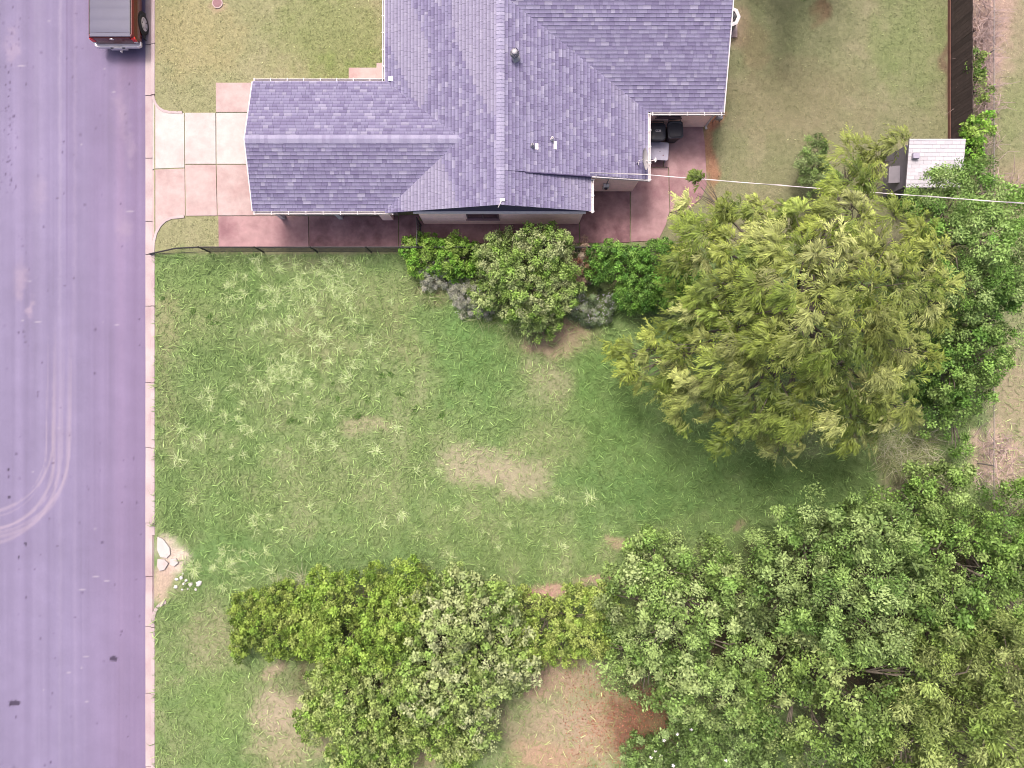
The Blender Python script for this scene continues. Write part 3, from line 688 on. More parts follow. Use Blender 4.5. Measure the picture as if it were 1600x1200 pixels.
# satellite dish
x, y, z = 4.86, 8.36, 2.47
d_ = thing('satellite_dish', (x, y, z), 'white satellite dish mounted on the roof edge above the bins', 'satellite dish')
from mathutils import Matrix
R_ = Matrix.Rotation(math.radians(66), 4, 'Y')
mb = MB(); n = 24; rr = [0,.1,.2,.3,.36,.375]
vs = [(a*math.cos(2*math.pi*k/n), a*1.06*math.sin(2*math.pi*k/n), .45*a*a+o2) for o2 in (0,-.012) for a in rr for k in range(n)]
fs = [(i*n+k, i*n+(k+1) % n, (i+1)*n+(k+1) % n, (i+1)*n+k) for j in (0, 6) for i in range(j, j+5) for k in range(n)]
ds = mb.add(vs, fs).build('reflector', M['white'], d_, smooth=True); ds.matrix_local = Matrix.Translation((.05,0,.55)) @ R_
MB().tube([(-.14,0,-.02),(-.10,0,.35),(.02,0,.52)], .022).build('mast', M['white'], d_); MB().box(-.22,-.06,-.07,.07,.005,.03).build('mount_foot', M['white'], d_)
MB().tube([(.05,0,.32),(.35,-.02,.40),(.47,-.02,.52)], .016).build('feed_arm', M['white'], d_)
MB().tube([(.44,-.02,.50),(.52,-.02,.56)], .045, 8).box(.46,.50,-.10,.06,.48,.56).build('receiver', M['white'], d_)
# gas meter, electric meter, air conditioner
x, y, _ = W(1119, 190)
gm = thing('gas_meter', (x, y, 0), 'small grey gas meter with riser pipe on bare soil at the house corner', 'meter')
MB().tube([(-.14,0,0),(-.14,0,.55),(-.08,0,.62)], .022).tube([(.12,0,0),(.12,0,.5),(.08,0,.62)], .022).build('riser_pipe', M['galv'], gm)
MB().box(-.12,.12,-.09,.09,.36,.62).build('meter_case', M['galv'], gm, bevel=.03); MB().lathe([(.1,.63),(.1,.67),(.05,.70)], -.02, .03, 12).build('regulator', M['galv'], gm)
MB().tube([(-.05,.02,.66),(.15,.05,.72),(.2,.05,.6)], .02).build('elbow_pipe', M['white'], gm)
x, y, _ = W(941, 296)
em = thing('electric_meter', (x, 7.9, 1.0), 'small white electric meter box on the brick wall below the power line', 'meter')
MB().box(-.12,.12,-.16,-.02,0,.42).build('meter_box', M['white'], em, bevel=.01); MB().lathe([(.07,.0),(.07,.05),(.05,.07)], 0, 0, 12).build('dial', M['glass'], em).matrix_local = Matrix.Translation((0,-.16,.26)) @ Matrix.Rotation(math.pi/2, 4, 'X')
MB().tube([(0,-.06,.42),(0,-.06,1.35)], .02).build('conduit', M['galv'], em)
ac = thing('air_conditioner', (8.74, 14.72, 0), 'octagonal white air conditioning unit on the ground beside the roof edge', 'air conditioner')
MB().box(-.5,.5,-.5,.5,0,.06).build('pad', M['concrete'], ac); 
MB().lathe([(.40,.061),(.40,.74),(.385,.76)], 0, 0, 8).build('casing', M['galv'], ac)
MB().lathe([(.40,.761),(.42,.765),(.42,.80),(.33,.82),(.28,.80),(.28,.761)], 0, 0, 8).build('top_ring', M['white'], ac)
MB().lathe([(.28,.762),(.0,.764)], 0, 0, 16).build('fan_well', M['rubber'], ac)
for k in range(4):
    a = k*math.pi/2+.3; c_, s_ = math.cos(a), math.sin(a)
    MB().add([(.05*c_-.03*s_,.05*s_+.03*c_,.775),(.26*c_-.1*s_,.26*s_+.1*c_,.785),(.26*c_+.06*s_,.26*s_-.06*c_,.772),(.05*c_+.03*s_,.05*s_-.03*c_,.77)], [(0,1,2,3)]).build('fan_blade', M['black_plastic'], ac)
for r_ in (.1,.19): MB().tube([(r_*math.cos(2*math.pi*k/16), r_*math.sin(2*math.pi*k/16), .81) for k in range(17)], .006, 4).build('grille_ring', M['galv'], ac)
# service power line
A = Vector((2.9,7.85,3.05)); A2 = Vector(W(1010,273,2.75)); B = Vector(W(1630,320,6.2)); pts = [A, A2]
for i in range(1, 17):
    f = i/16; p = A2.lerp(B, f); p.z -= .5*math.sin(math.pi*f); p.y += .12*math.sin(math.pi*f); pts.append(p)
pts.append(B+(B-A2)*.4)
pl_ = thing('power_line', A, 'pale twisted service power line running from the house eave over the trees', 'power line')
MB().tube([p-A for p in pts], .015, 5).build('cable', M['white'], pl_)
MB().tube([p-A+Vector((0,.02*math.sin(i*2.0),.012+.015*math.cos(i*2.0))) for i, p in enumerate(pts)], .008, 4).build('neutral_wire', M['white'], pl_)
# meter lid, stones, broken concrete
x, y, _ = W(340, 5)
mc = thing('meter_cover', (x, y, .0), 'round pinkish utility cover set in the front lawn', 'utility cover')
MB().lathe([(.22,-.02),(.22,.03),(.19,.035)], 0, 0, 20).build('frame', M['concrete'], mc); MB().lathe([(.18,.036),(.17,.042),(.02,.044)], 0, 0, 20).build('lid', M['pink_lid'], mc)
def rock(r, mat, name, px, py, label, cat, group, flat=.55, z0=0.0):
    n, m = 9, 6; vs = []; ph = [random.uniform(.75,1.2) for _ in range(n)]
    for j in range(m):
        a = math.pi*(j+.5)/m
        for k in range(n):
            q = r*ph[k]*random.uniform(.92,1.08); vs.append((q*math.sin(a)*math.cos(2*math.pi*k/n), q*math.sin(a)*math.sin(2*math.pi*k/n)*.8, r*flat*math.cos(a)))
    fs = [(j*n+k,(j+1)*n+k,(j+1)*n+(k+1)%n,j*n+(k+1)%n) for j in range(m-1) for k in range(n)]+[tuple(range(n)), tuple(range((m-1)*n,m*n))[::-1]]
    o = MB().add(vs, fs).build(name, M[mat]); x, y, _ = W(px, py); o.location = (x, y, r*flat*.5+z0); o.rotation_euler[2] = random.uniform(0,3)
    return tag(o, label, cat, group)
for (a, b, r) in [(276,905,3),(284,902,4),(291,907,3),(298,913,4),(311,911,5),(275,917,3.5),(288,912,3),(306,921,2.5),(285,921,2),(294,920,2),(300,928,1.6),(286,896,2)]:
    rock(r/38, 'stone', 'white_stone', a, b, 'loose white stone lying on the grass beside the broken kerb', 'stone', 'white stones by the broken kerb')
for (poly, lb) in [([(247,838),(256,842),(266,856),(267,866),(261,872),(251,870),(246,858)], 'large pale slab of broken concrete beside the kerb'),
                   ([(247,873),(258,874),(264,880),(258,890),(250,892),(246,884)], 'middle-sized chunk of broken concrete below the large pale slab'),
                   ([(266,873),(276,872),(280,879),(273,885),(266,882)], 'small outer chunk of broken concrete at the grass edge')]:
    pts = [W(*p)[:2] for p in poly]; cx_ = sum(p[0] for p in pts)/len(pts); cy_ = sum(p[1] for p in pts)/len(pts)
    o = MB().prism([(p[0]-cx_, p[1]-cy_) for p in pts], -.05, .05).build('concrete_chunk', M['concrete_light'], bevel=.02); o.location = (cx_, cy_, .02); o.rotation_euler = (random.uniform(-.04,.04), random.uniform(-.04,.04), 0)
    tag(o, lb, 'concrete')

# ---------------------------------------------------------------- fences
def mesh_wires(x0, y0, x1, y1, z0, ztop, pitch, r):    # diamond wires of a chain-link panel, between two ground points
    mb = MB(); d = Vector((x1-x0, y1-y0, 0)); L = d.length; d.normalize(); nrm = Vector((-d.y, d.x, 0))
    def bar_(a, b, s_):
        pa = Vector((x0,y0,0))+d*a[0]+Vector((0,0,a[1]))+nrm*s_; pb = Vector((x0,y0,0))+d*b[0]+Vector((0,0,b[1]))+nrm*s_
        mb.tube([pa, pb], r, 3, cap=False)
    h = ztop-z0; k = -h
    while k < L:
        for sg in (1, -1):
            a0, a1 = k, k+h
            t0 = max(0, -a0)/h if a0 < 0 else 0; t1 = 1 if a1 <= L else (L-a0)/h
            if t1 > t0:
                zz0, zz1 = (z0+h*t0, z0+h*t1) if sg > 0 else (ztop-h*t0, ztop-h*t1)
                bar_((a0+h*t0, zz0), (a0+h*t1, zz1), .004*sg)
        k += pitch
    return mb
cf = thing('chain_link_fence', (0, 0, 0), 'black chain-link fence between the driveway and the open lot', 'fence')
FY = 5.42
fx = [W(p, 392)[0] for p in (328,412,496,580,664)]
fx += [W(p, 392)[0] for p in (748,832,916,1000,1060)]
for i, x in enumerate(fx):
    MB().tube([(x,FY,-.1),(x,FY,1.22),(x,FY,1.25)], [.032,.032,.012], 8).build('post', M['black_metal'], cf)
xe, ye, _ = W(236, 397.5)
MB().tube([(xe,ye,-.1),(xe,ye,.16)], .03, 8).build('post', M['black_metal'], cf)
for a, b in zip(fx[:-1], fx[1:]):
    MB().tube([(a,FY,1.17),(b,FY,1.17)], .024, 6).build('top_rail', M['black_metal'], cf)
    o = mesh_wires(a, FY, b, FY, .04, 1.16, .085, .0042).build('wire_mesh', M['black_metal'], cf); o['kind'] = 'stuff'
    MB().tube([(a,FY,.05),(b,FY,.05)], .008, 4).build('tension_wire', M['black_metal'], cf)
MB().tube([(fx[0],FY,1.17),(fx[0]-1.1,FY+.02,.75),(xe,ye,.12)], .03, 6).build('top_rail', M['black_metal'], cf)
MB().tube([(fx[0],FY,.1),(xe,ye,.06)], .012, 4).build('tension_wire', M['black_metal'], cf)
o = MB()
for i in range(46):
    f = i/46; xa = fx[0]+(xe-fx[0])*f; ya = FY+(ye-FY)*f; zt = 1.15*(1-f)+.1
    if i % 2: continue
    o.tube([(xa,ya,.04),(xa-.2*(1-f),ya,zt)], .005, 3, cap=False)
o = o.build('wire_mesh', M['black_metal'], cf); o['kind'] = 'stuff'
# side gate
gx = W(658, 350)[0]
gt = thing('side_gate', (gx, 6.5, .03), 'narrow black metal gate between the brick wall corner and the chain-link fence', 'gate')
MB().tube([(0,0,0),(0,0,1.5)], .03, 8).build('post', M['black_metal'], gt); MB().tube([(0,-1.0,0),(0,-1.0,1.5)], .03, 8).build('post', M['black_metal'], gt)
for zz in (.15,.8,1.42): MB().tube([(0,-.03,zz),(0,-.97,zz)], .02, 6).build('rail', M['black_metal'], gt)
for k in range(9): MB().tube([(0,-.1*(k+1),.15),(0,-.1*(k+1),1.42)], .01, 5).build('picket', M['black_metal'], gt)
# wooden fence at the back
wf = thing('wooden_fence', (0, 0, 0), 'tall weathered brown wooden board fence along the back lawn', 'fence')
wx = W(1483, 100)[0]; ywf = 8.8; k = 0
while ywf < 19.5:
    w = .138; h_ = 1.62+random.uniform(-.03,.03); v_ = random.uniform(.75,1.2); tl = random.uniform(-.01,.01)
    c_ = tuple(np.array(alb(98,82,80))*v_)+(1,)
    vs = [(wx+dx+(.0 if z_ < .5 else tl), ywf+dy, z_) for z_ in (.03, h_) for dx, dy in ((0,0),(.02,0),(.02,w-.008),(0,w-.008))]
    MB().add(vs, [(3,2,1,0),(4,5,6,7),(0,1,5,4),(1,2,6,5),(2,3,7,6),(3,0,4,7)], c_).build('board', M['wood'], wf, col=True)
    ywf += w; k += 1
for zz in (.35,.95,1.45): MB().box(wx+.023,wx+.065,8.8,19.5,zz,zz+.085,tuple(alb(104,82,80))+(1,)).build('rail', M['wood'], wf, col=True)
for yy in np.arange(9.0, 19.5, 2.4): MB().box(wx+.067,wx+.16,yy,yy+.09,-.1,1.6,tuple(alb(110,88,84))+(1,)).build('post', M['wood'], wf, col=True)
MB().box(wx-.06,wx-.021,8.8,19.5,0,.16,tuple(alb(150,104,92))+(1,)).build('kick_board', M['wood'], wf, col=True)
# galvanised fence beyond
gf = thing('wire_fence', (0, 0, 0), 'thin galvanised wire fence with pale top rail behind the shed', 'fence')
gxx = W(1553, 250, 1.1)[0]
for yy in np.arange(-6, 16.1, 2.75): MB().tube([(gxx,yy,-.1),(gxx,yy,1.12)], .025, 6).build('post', M['wire'], gf)
for a in np.arange(-6, 13.3, 2.75):
    MB().tube([(gxx,a,1.1),(gxx+.02,a+1.4,1.08),(gxx,a+2.75,1.1)], .016, 5).build('top_rail', M['wire'], gf)
o = mesh_wires(gxx, -6, gxx, 13.2, .04, 1.08, .16, .0025).build('wire_mesh', M['wire'], gf); o['kind'] = 'stuff'

# ---------------------------------------------------------------- shed
sx0, sy0, _ = W(1421, 217, 2.35); sx1, sy1, _ = W(1509, 290, 2.35); zs = lambda y: 2.35-.16*(sy0-y)
sh = thing('garden_shed', ((sx0+sx1)/2, (sy0+sy1)/2, 0), 'small shed with pale grey shingle roof half hidden by trees', 'shed'); oc = Vector(sh.location)
def sl(mb): mb.v = [tuple(Vector(p)-oc) for p in mb.v]; return mb
rf = sl(MB().slab([(sx0,sy0,zs(sy0)),(sx1,sy0,zs(sy0)),(sx1,sy1,zs(sy1)),(sx0,sy1,zs(sy1))], .07)).build('roof', M['siding'], sh)
v = sy1; r_ = 0
while v < sy0-.01:
    u = sx0-.15*(r_ % 2)
    while u < sx1:
        a, b = max(u, sx0)+.003, min(u+.3, sx1)-.003; e = min(v+.16, sy0)
        if b > a:
            cc = np.array(alb(232,226,236,2.3))*random.uniform(.86,1.06)
            m1 = sl(MB().slab([(a,v,zs(v)+.018),(b,v,zs(v)+.018),(b,e,zs(e)+.006),(a,e,zs(e)+.006)], .005, tuple(cc)+(1,)))
            m1.build('shingle', M['shed_shingle'], rf, col=True)
        u += .3
    v += .143; r_ += 1
x, y, _ = W(1432, 243, 2.4); sl(MB().box(x-.12,x+.12,y-.10,y+.1,zs(y)+.02,zs(y)+.16)).build('roof_vent', M['grey_plastic'], rf)
for a, b, c_, e in ((sx0+.1,sx1-.1,sy0-.14,sy0-.1),(sx0+.1,sx1-.1,sy1+.1,sy1+.14),(sx0+.1,sx0+.14,sy1+.141,sy0-.141),(sx1-.14,sx1-.1,sy1+.141,sy0-.141)):
    sl(MB().box(a,b,c_,e,0,2.0 if a == sx0+.1 and e-c_ < 1 and c_ < sy1+.2 and c_ > sy1 else 1.95)).build('wall', M['siding'], sh)
x0_, y0_, _ = W(1392, 258, 1.5); x1_, y1_, _ = W(1419, 284, 1.5)
ln = thing('lean_to', ((x0_+x1_)/2, (y0_+y1_)/2, 0), 'low grey metal lean-to roof against the side of the garden shed', 'lean-to'); lo_ = Vector(ln.location)
mb = MB().slab([(x0_,y0_,1.35),(x1_,y0_,1.5),(x1_,y1_,1.46),(x0_,y1_,1.31)], .03); mb.v = [tuple(Vector(p)-lo_) for p in mb.v]; rfl = mb.build('roof', M['siding'], ln)
for sx in (x0_+.05, x1_-.05):
    for sy in (y0_-.05, y1_+.05):
        MB().tube([(sx-lo_.x,sy-lo_.y,0),(sx-lo_.x,sy-lo_.y,1.29)], .03, 6).build('post', M['galv'], ln)

# ---------------------------------------------------------------- foliage
def norm(a): return a/np.maximum(np.linalg.norm(a, axis=-1, keepdims=True), 1e-6)
def lobes_px(L):                           # (px, py, radius px, centre height) -> centres and radii in metres
    out = []
    for px, py, r, zc in L:
        x, y, z = W(px, py, zc); out.append((x, y, zc, r*(H-zc)/F))
    return np.array(out)
def shell(Lb, dens, q=.8, low=-.25, lo=.86, hi=1.06, rej=.84, dmin=0):
    P, D = [], []
    for i, (x, y, z, r) in enumerate(Lb):
        n = max(6, int(dens*4*math.pi*r*r*.62)); d = norm(rng.normal(size=(n*2, 3))); d = d[d[:, 2] > low][:n]
        # bumpy lobes
        bump = 1+.16*np.sin(d[:, 0]*5+i)*np.sin(d[:, 1]*6+2*i)+.10*np.sin(d[:, 2]*9+d[:, 0]*7)
        p = np.array([x, y, z])+d*(r*rng.uniform(lo, hi, len(d))*bump)[:, None]*np.array([1, 1, q])
        ok = p[:, 2] > .05
        for j, (a, b, c_, s_) in enumerate(Lb):
            if j != i: ok &= np.linalg.norm((p-np.array([a, b, c_]))/np.array([1, 1, q]), axis=1) > s_*rej
        P.append(p[ok]); D.append(d[ok])
    return np.concatenate(P), np.concatenate(D)
def quads(base, ax, nh, Ln, Wd, fold=.25, curl=.12):
    s_ = norm(np.cross(ax, nh)); n_ = np.cross(s_, ax)
    Ln = Ln[:, None]; Wd = Wd[:, None]
    v0 = base; v1 = base+ax*Ln*.42+s_*Wd*.5+n_*Wd*fold; v2 = base+ax*Ln-n_*Ln*curl; v3 = base+ax*Ln*.42-s_*Wd*.5+n_*Wd*fold
    return np.stack([v0, v1, v2, v3], 1).reshape(-1, 3)
def leaf_object(name, V, colr, parent, mat='leaf'):
    n = len(V)//4
    return nmesh(name, V-np.array(parent.location) if parent is not None else V, np.arange(n*4).reshape(n, 4), M[mat], parent, col=np.repeat(colr, 4, axis=0))
def tint(cols, n, gain=1.6):                         # random pick between palette colours
    cols = np.array([alb(*c_) for c_ in cols]); cols = (cols*.9+cols.mean(1, keepdims=True)*.1)*gain; k = rng.integers(0, len(cols), n); f = rng.random((n, 1)); k2 = rng.integers(0, len(cols), n)
    return cols[k]*f+cols[k2]*(1-f)
def thin(P, md, order):                     # keep points at least md apart
    cell = {}; keep = []
    for i in order:
        k = tuple(np.floor(P[i]/md).astype(int)); ok = True
        for a in (-1, 0, 1):
            for b in (-1, 0, 1):
                for c_ in (-1, 0, 1):
                    for j in cell.get((k[0]+a, k[1]+b, k[2]+c_), ()):
                        e = P[i]-P[j]
                        if e[0]*e[0]+e[1]*e[1]+e[2]*e[2] < md*md: ok = False
        if ok: cell.setdefault(k, []).append(i); keep.append(i)
    return np.array(keep)
HOLLOW = [(1352,1020,24),(1330,1030,16),(1245,1100,22),(1262,1085,14),(1212,1010,20),(1195,960,14),(1160,1040,16),(1308,905,12),(1350,945,14),(1480,865,20),(1505,905,20),(1520,870,14),(1290,1172,18),(1440,1000,16),(1395,1130,14),(1225,890,16),(1470,1100,12),(880,985,10),(700,1085,10),(1130,990,10)]
def bush_leaves(Lb, pal, dens=None, m=None, rc=.2, Ln=.085, Wd=.055, q=.8, wind=(-.1,-.15,-.15), core=True, jit=.22, clumpvar=.26, gap=.16, cover=1.25, md=None, gain=2.45):
    """leaf masses: each clump is a small dome of leaves, set apart from its neighbours so that deep gaps stay dark"""
    md = md or rc*1.45
    P, D = shell(Lb, 5/(md*md), q, lo=.74, hi=1.1, rej=.8); hv = holes(P); kp = hv > np.quantile(hv, gap); P, D = P[kp], D[kp]
    k = thin(P, md, rng.permutation(len(P))); P, D = P[k], D[k]
    sets = [(P, D, 1.0)]
    if core:
        P2, D2 = shell(Lb, 1.2/(md*md), q, low=-.1, lo=.45, hi=.66, rej=.45); k = thin(P2, md*1.5, rng.permutation(len(P2))); sets.append((P2[k], D2[k], .5))
    for i_, (p_, d_2, f_2) in enumerate(sets):                               # hollows between the crowns
        k = np.ones(len(p_), bool)
        for (a, b, r_) in HOLLOW:
            zz = 3.0; hx, hy = W(a, b, zz)[:2]
            k &= np.hypot((p_[:, 0]-hx), (p_[:, 1]-hy)*1.3) > r_*(H-zz)/F*rng.uniform(.7, 1.2, len(p_))
        sets[i_] = (p_[k], d_2[k], f_2)
    out = []; outc = []
    mm0 = m or int(cover*2*math.pi*rc*rc/(Ln*Wd*.5))
    for p, d, fr in sets:
        nC = len(p); mm = max(6, int(mm0*fr)); cc = tint(pal, nC, gain)*np.exp(rng.normal(0, clumpvar, (nC, 1)))
        cr = rc*np.exp(rng.normal(0, .28, nC))
        dome = norm(rng.normal(size=(nC, mm, 3))+(d*.7+np.array([0, 0, .55]))[:, None, :])
        off = dome*(cr[:, None]*rng.uniform(.35, 1.0, (nC, mm))**.6)[..., None]*np.array([1, 1, .75])+rng.normal(0, .18, (nC, mm, 3))*rc
        b = (p[:, None, :]+off).reshape(-1, 3); dm = dome.reshape(-1, 3)
        sway = np.repeat(rng.normal(0, .35, (nC, 3)), mm, 0)
        ax = norm(dm*.35+norm(rng.normal(size=(len(b), 3)))*.75+sway+np.array(wind)); nh = norm(dm*.9+norm(rng.normal(size=(len(b), 3)))*.65)
        sz = np.repeat(np.exp(rng.normal(0, .18, nC)), mm); ln_ = Ln*sz*rng.uniform(.6, 1.35, len(b)); wd_ = Wd*sz*rng.uniform(.65, 1.3, len(b))
        ok = b[:, 2] > .02
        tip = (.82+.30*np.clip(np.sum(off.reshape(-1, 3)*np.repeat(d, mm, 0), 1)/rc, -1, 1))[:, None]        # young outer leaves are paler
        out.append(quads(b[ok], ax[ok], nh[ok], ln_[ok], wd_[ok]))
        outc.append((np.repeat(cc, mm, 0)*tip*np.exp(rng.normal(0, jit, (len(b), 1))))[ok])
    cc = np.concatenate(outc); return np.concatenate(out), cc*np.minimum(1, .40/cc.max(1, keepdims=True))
def stems(Lb, base, r0, parent, name='stem', extra=0, mat='bark', sub=5):
    mb = MB(); b = Vector(base)
    for (x, y, z, r) in Lb:
        tip = Vector((x, y, z+r*.35)); mid = b.lerp(tip, .5)+Vector((random.uniform(-.2,.2), random.uniform(-.2,.2), .1*r))
        mb.tube([b, b.lerp(mid, .5), mid, tip], [r0, r0*.8, r0*.55, r0*.18], 6)
        for k in range(sub):
            a = random.uniform(0, 6.28); e = Vector((x, y, z))+Vector((math.cos(a)*r*.8, math.sin(a)*r*.8, random.uniform(0, .5)*r))
            mb.tube([mid.lerp(tip, random.uniform(.1,.9)), (tip+e)/2+Vector((0,0,.1*r)), e], [r0*.35, r0*.22, r0*.08], 4, cap=False)
    mb.v = [tuple(Vector(p)-Vector(parent.location)) for p in mb.v]
    return mb.build(name, M[mat], parent, smooth=True)
def sublobes(Lb, k=6):                      # uneven outline: smaller lobes budding from each main lobe
    out = [tuple(l*np.array([1, 1, 1, .84])) for l in Lb]
    for (x, y, z, r) in Lb:
        for _ in range(k):
            d = norm(rng.normal(size=3)+np.array([0, 0, .35])); rr = r*rng.uniform(.26, .5); o_2 = r*rng.uniform(.62, .95)
            out.append((x+d[0]*o_2, y+d[1]*o_2, max(rr*.6, z+d[2]*o_2*.8), rr))
    return np.array(out)
def holes(P, sc=1.6, seed=0.0):            # gaps between leaf masses
    a = vnoise(P[:, 0]*sc+seed, P[:, 1]*sc+P[:, 2]*.7)+.5*vnoise(P[:, 0]*sc*2.3+9, P[:, 1]*sc*2.3+P[:, 2]*1.3)
    return a
def bush(name, L, pal, label, cat='shrub', group=None, r0=.05, trunk=False, **kw):
    Lb = sublobes(lobes_px(L)); w = Lb[:, 3]**2; bx = float((Lb[:, 0]*w).sum()/w.sum()); by = float((Lb[:, 1]*w).sum()/w.sum())
    t = thing(name, (bx, by, 0), label, cat, group)
    V, c_ = bush_leaves(Lb, pal, **kw)
    leaf_object('crown' if trunk else 'foliage', V, c_, t)
    stems(Lb[:len(L)], (bx, by, -.05), r0, t, 'trunk' if trunk else 'stem')
    return t, Lb

YG = [(146,168,66),(128,156,56),(166,182,90),(112,142,50)]
PALE = [(166,186,106),(186,198,134),(150,176,86),(134,164,76),(196,204,150)]
MID = [(124,156,64),(142,168,78),(106,142,56),(156,178,92)]
DEEP = [(100,136,52),(118,150,64),(84,120,46),(136,164,80)]
OLIVE = [(128,148,68),(144,162,84),(108,132,56),(164,178,104)]
BRIGHT = [(126,176,52),(150,188,70),(106,156,46),(166,196,90)]
GREY = [(176,180,152),(196,196,176),(150,160,124),(210,208,194)]

# shrubs along the chain-link fence
bush('shrub', [(672,398,34,.7),(705,402,34,.8),(655,408,20,.5),(728,404,26,.8)], BRIGHT, 'low bright green shrub at the end of the bare fence', group='shrubs along the chain-link fence', rc=.14, Ln=.07, Wd=.045)
bush('shrub', [(790,410,46,1.3),(850,400,48,1.7),(822,452,52,1.5),(770,452,36,1.0),(868,446,34,1.3),(845,498,34,.8),(800,385,26,1.5)],
     [(140,172,74),(166,186,110),(124,160,62),(186,196,136)], 'largest pale-tipped green shrub spilling from the fence onto the lawn', group='shrubs along the chain-link fence', r0=.06, rc=.17, Ln=.085, Wd=.05)
bush('shrub', [(965,415,38,.9),(1002,440,42,1.0),(1030,408,38,1.1),(985,462,28,.6),(1055,440,32,.9)], [(116,164,58),(134,176,76),(96,142,50),(80,124,46)],
     'rounded green shrub between the dead bush and the large tree', group='shrubs along the chain-link fence', rc=.16, Ln=.075, Wd=.045)
bush('dead_shrub', [(903,398,22,.7),(912,420,20,.55),(896,418,14,.5)], [(196,170,146),(170,134,112),(214,194,172),(150,104,84)], 'dead brown dry bush between two green shrubs', group=None, rc=.14, Ln=.10, Wd=.018, core=False)
# grey weeds with white flowers
def weed_patch(L, label, nfl, pal=GREY):
    t, Lb = bush('flowering_weed', L, pal, label, 'weed', 'grey weeds below the shrubs', r0=.015, rc=.13, Ln=.085, Wd=.018, core=False)
    P, D = shell(Lb, 60, low=.1); k = rng.permutation(len(P))[:nfl]; P = P[k]+np.array([0, 0, .08])
    ax = norm(rng.normal(size=(len(P), 3))*np.array([1, 1, .2])); V = quads(P, ax, np.tile([0, 0, 1.0], (len(P), 1)), np.full(len(P), .05), np.full(len(P), .045), 0, 0)
    leaf_object('flower', V, np.tile(alb(240,236,246), (len(P), 1)), t, 'leaf')['kind'] = 'stuff'
weed_patch([(690,425,24,.25),(672,436,18,.2),(712,440,20,.25)], 'grey flowering weed below the low bright shrub', 130)
weed_patch([(738,464,26,.25),(722,478,18,.2),(756,478,18,.2)], 'grey flowering weed against the largest shrub', 120)
weed_patch([(905,482,20,.2),(938,478,22,.25),(925,492,18,.2)], 'grey weed dotted with white flowers between two green shrubs', 320, [(120,138,100),(150,158,130),(104,124,84)])

def blades(n, cx, cy, R, Lr, Wr, pal, rise=(.2,.9), z=0.0, seg=3, fan=None, gain=1.9):
    """arching grass blades from one tuft: returns verts (n*(2*seg+2)), faces, colours"""
    th = rng.uniform(0, 2*math.pi, n) if fan is None else rng.normal(fan[0], fan[1], n); L_ = rng.uniform(*Lr, n); w_ = rng.uniform(*Wr, n); rs = rng.uniform(*rise, n)
    b = np.stack([cx+rng.normal(0, R, n), cy+rng.normal(0, R, n), np.full(n, z)], 1)
    d = np.stack([np.cos(th), np.sin(th), np.zeros(n)], 1); s_ = np.stack([-np.sin(th), np.cos(th), np.zeros(n)], 1)
    bend = rng.normal(0, .25, n)
    rows = []
    for k in range(seg+1):
        f = k/seg; hgt = rs*L_*(f*1.3-f*f*.95)
        p = b+d*(L_*f)[:, None]+s_*(bend*L_*f*f)[:, None]+np.stack([0*hgt, 0*hgt, hgt+.01], 1)
        w = (w_*(1-.92*f**1.5)*.5)[:, None]
        rows += [p-s_*w, p+s_*w]
    V = np.stack(rows, 1); m = 2*(seg+1); i0 = (np.arange(n)*m)[:, None]
    Fq = np.concatenate([i0+np.array([[2*k, 2*k+1, 2*k+3, 2*k+2]]) for k in range(seg)])
    c_ = tint(pal, n, gain)*np.exp(rng.normal(0, .15, (n, 1)))
    return V.reshape(-1, 3), Fq, np.repeat(c_, m, 0)
def tuft(name, px, py, n, R, Lr, Wr, pal, label, cat, group, rise=(.2,.9)):
    V, Fq, c_ = blades(n, 0, 0, R, Lr, Wr, pal, rise)
    o = nmesh(name, V, Fq, M['grass'], col=c_); o.location = W(px, py)
    return tag(o, label, cat, group)
LONG = [(150,166,104),(128,152,80),(176,184,136),(108,136,66)]
for (a, b) in ((652,424),(672,462),(660,444)):
    tuft('tall_grass_tuft', a, b, 60, .12, (.45,.8), (.018,.03), LONG, 'long-bladed grass tuft beside the grey weed at the low shrub', 'grass tuft', 'long grass tufts at the low shrub')
for (a, b) in ((770,498),(795,512),(812,500),(748,492)):
    tuft('tall_grass_tuft', a, b, 60, .14, (.45,.85), (.018,.03), LONG, 'long-bladed grass tuft at the foot of the largest shrub', 'grass tuft', 'long grass tufts at the largest shrub')
for (a, b) in ((440,915),(470,905),(455,925),(488,912)):
    tuft('tall_grass_tuft', a, b, 55, .14, (.4,.75), (.016,.028), [(176,180,140),(160,172,112),(190,190,160)], 'pale long grass tuft along the hedge edge', 'grass tuft', 'pale grass tufts along the hedge edge')
for i in range(14):
    a, b = rng.uniform(1385, 1470), rng.uniform(668, 760)
    tuft('tall_grass_tuft', a, b, 70, .25, (.5,1.0), (.018,.03), [(176,176,134),(150,160,100),(190,186,160),(120,136,76)], 'tall seeding grass tuft between the large tree and the thicket', 'grass tuft', 'tall grass between the large tree and the thicket')

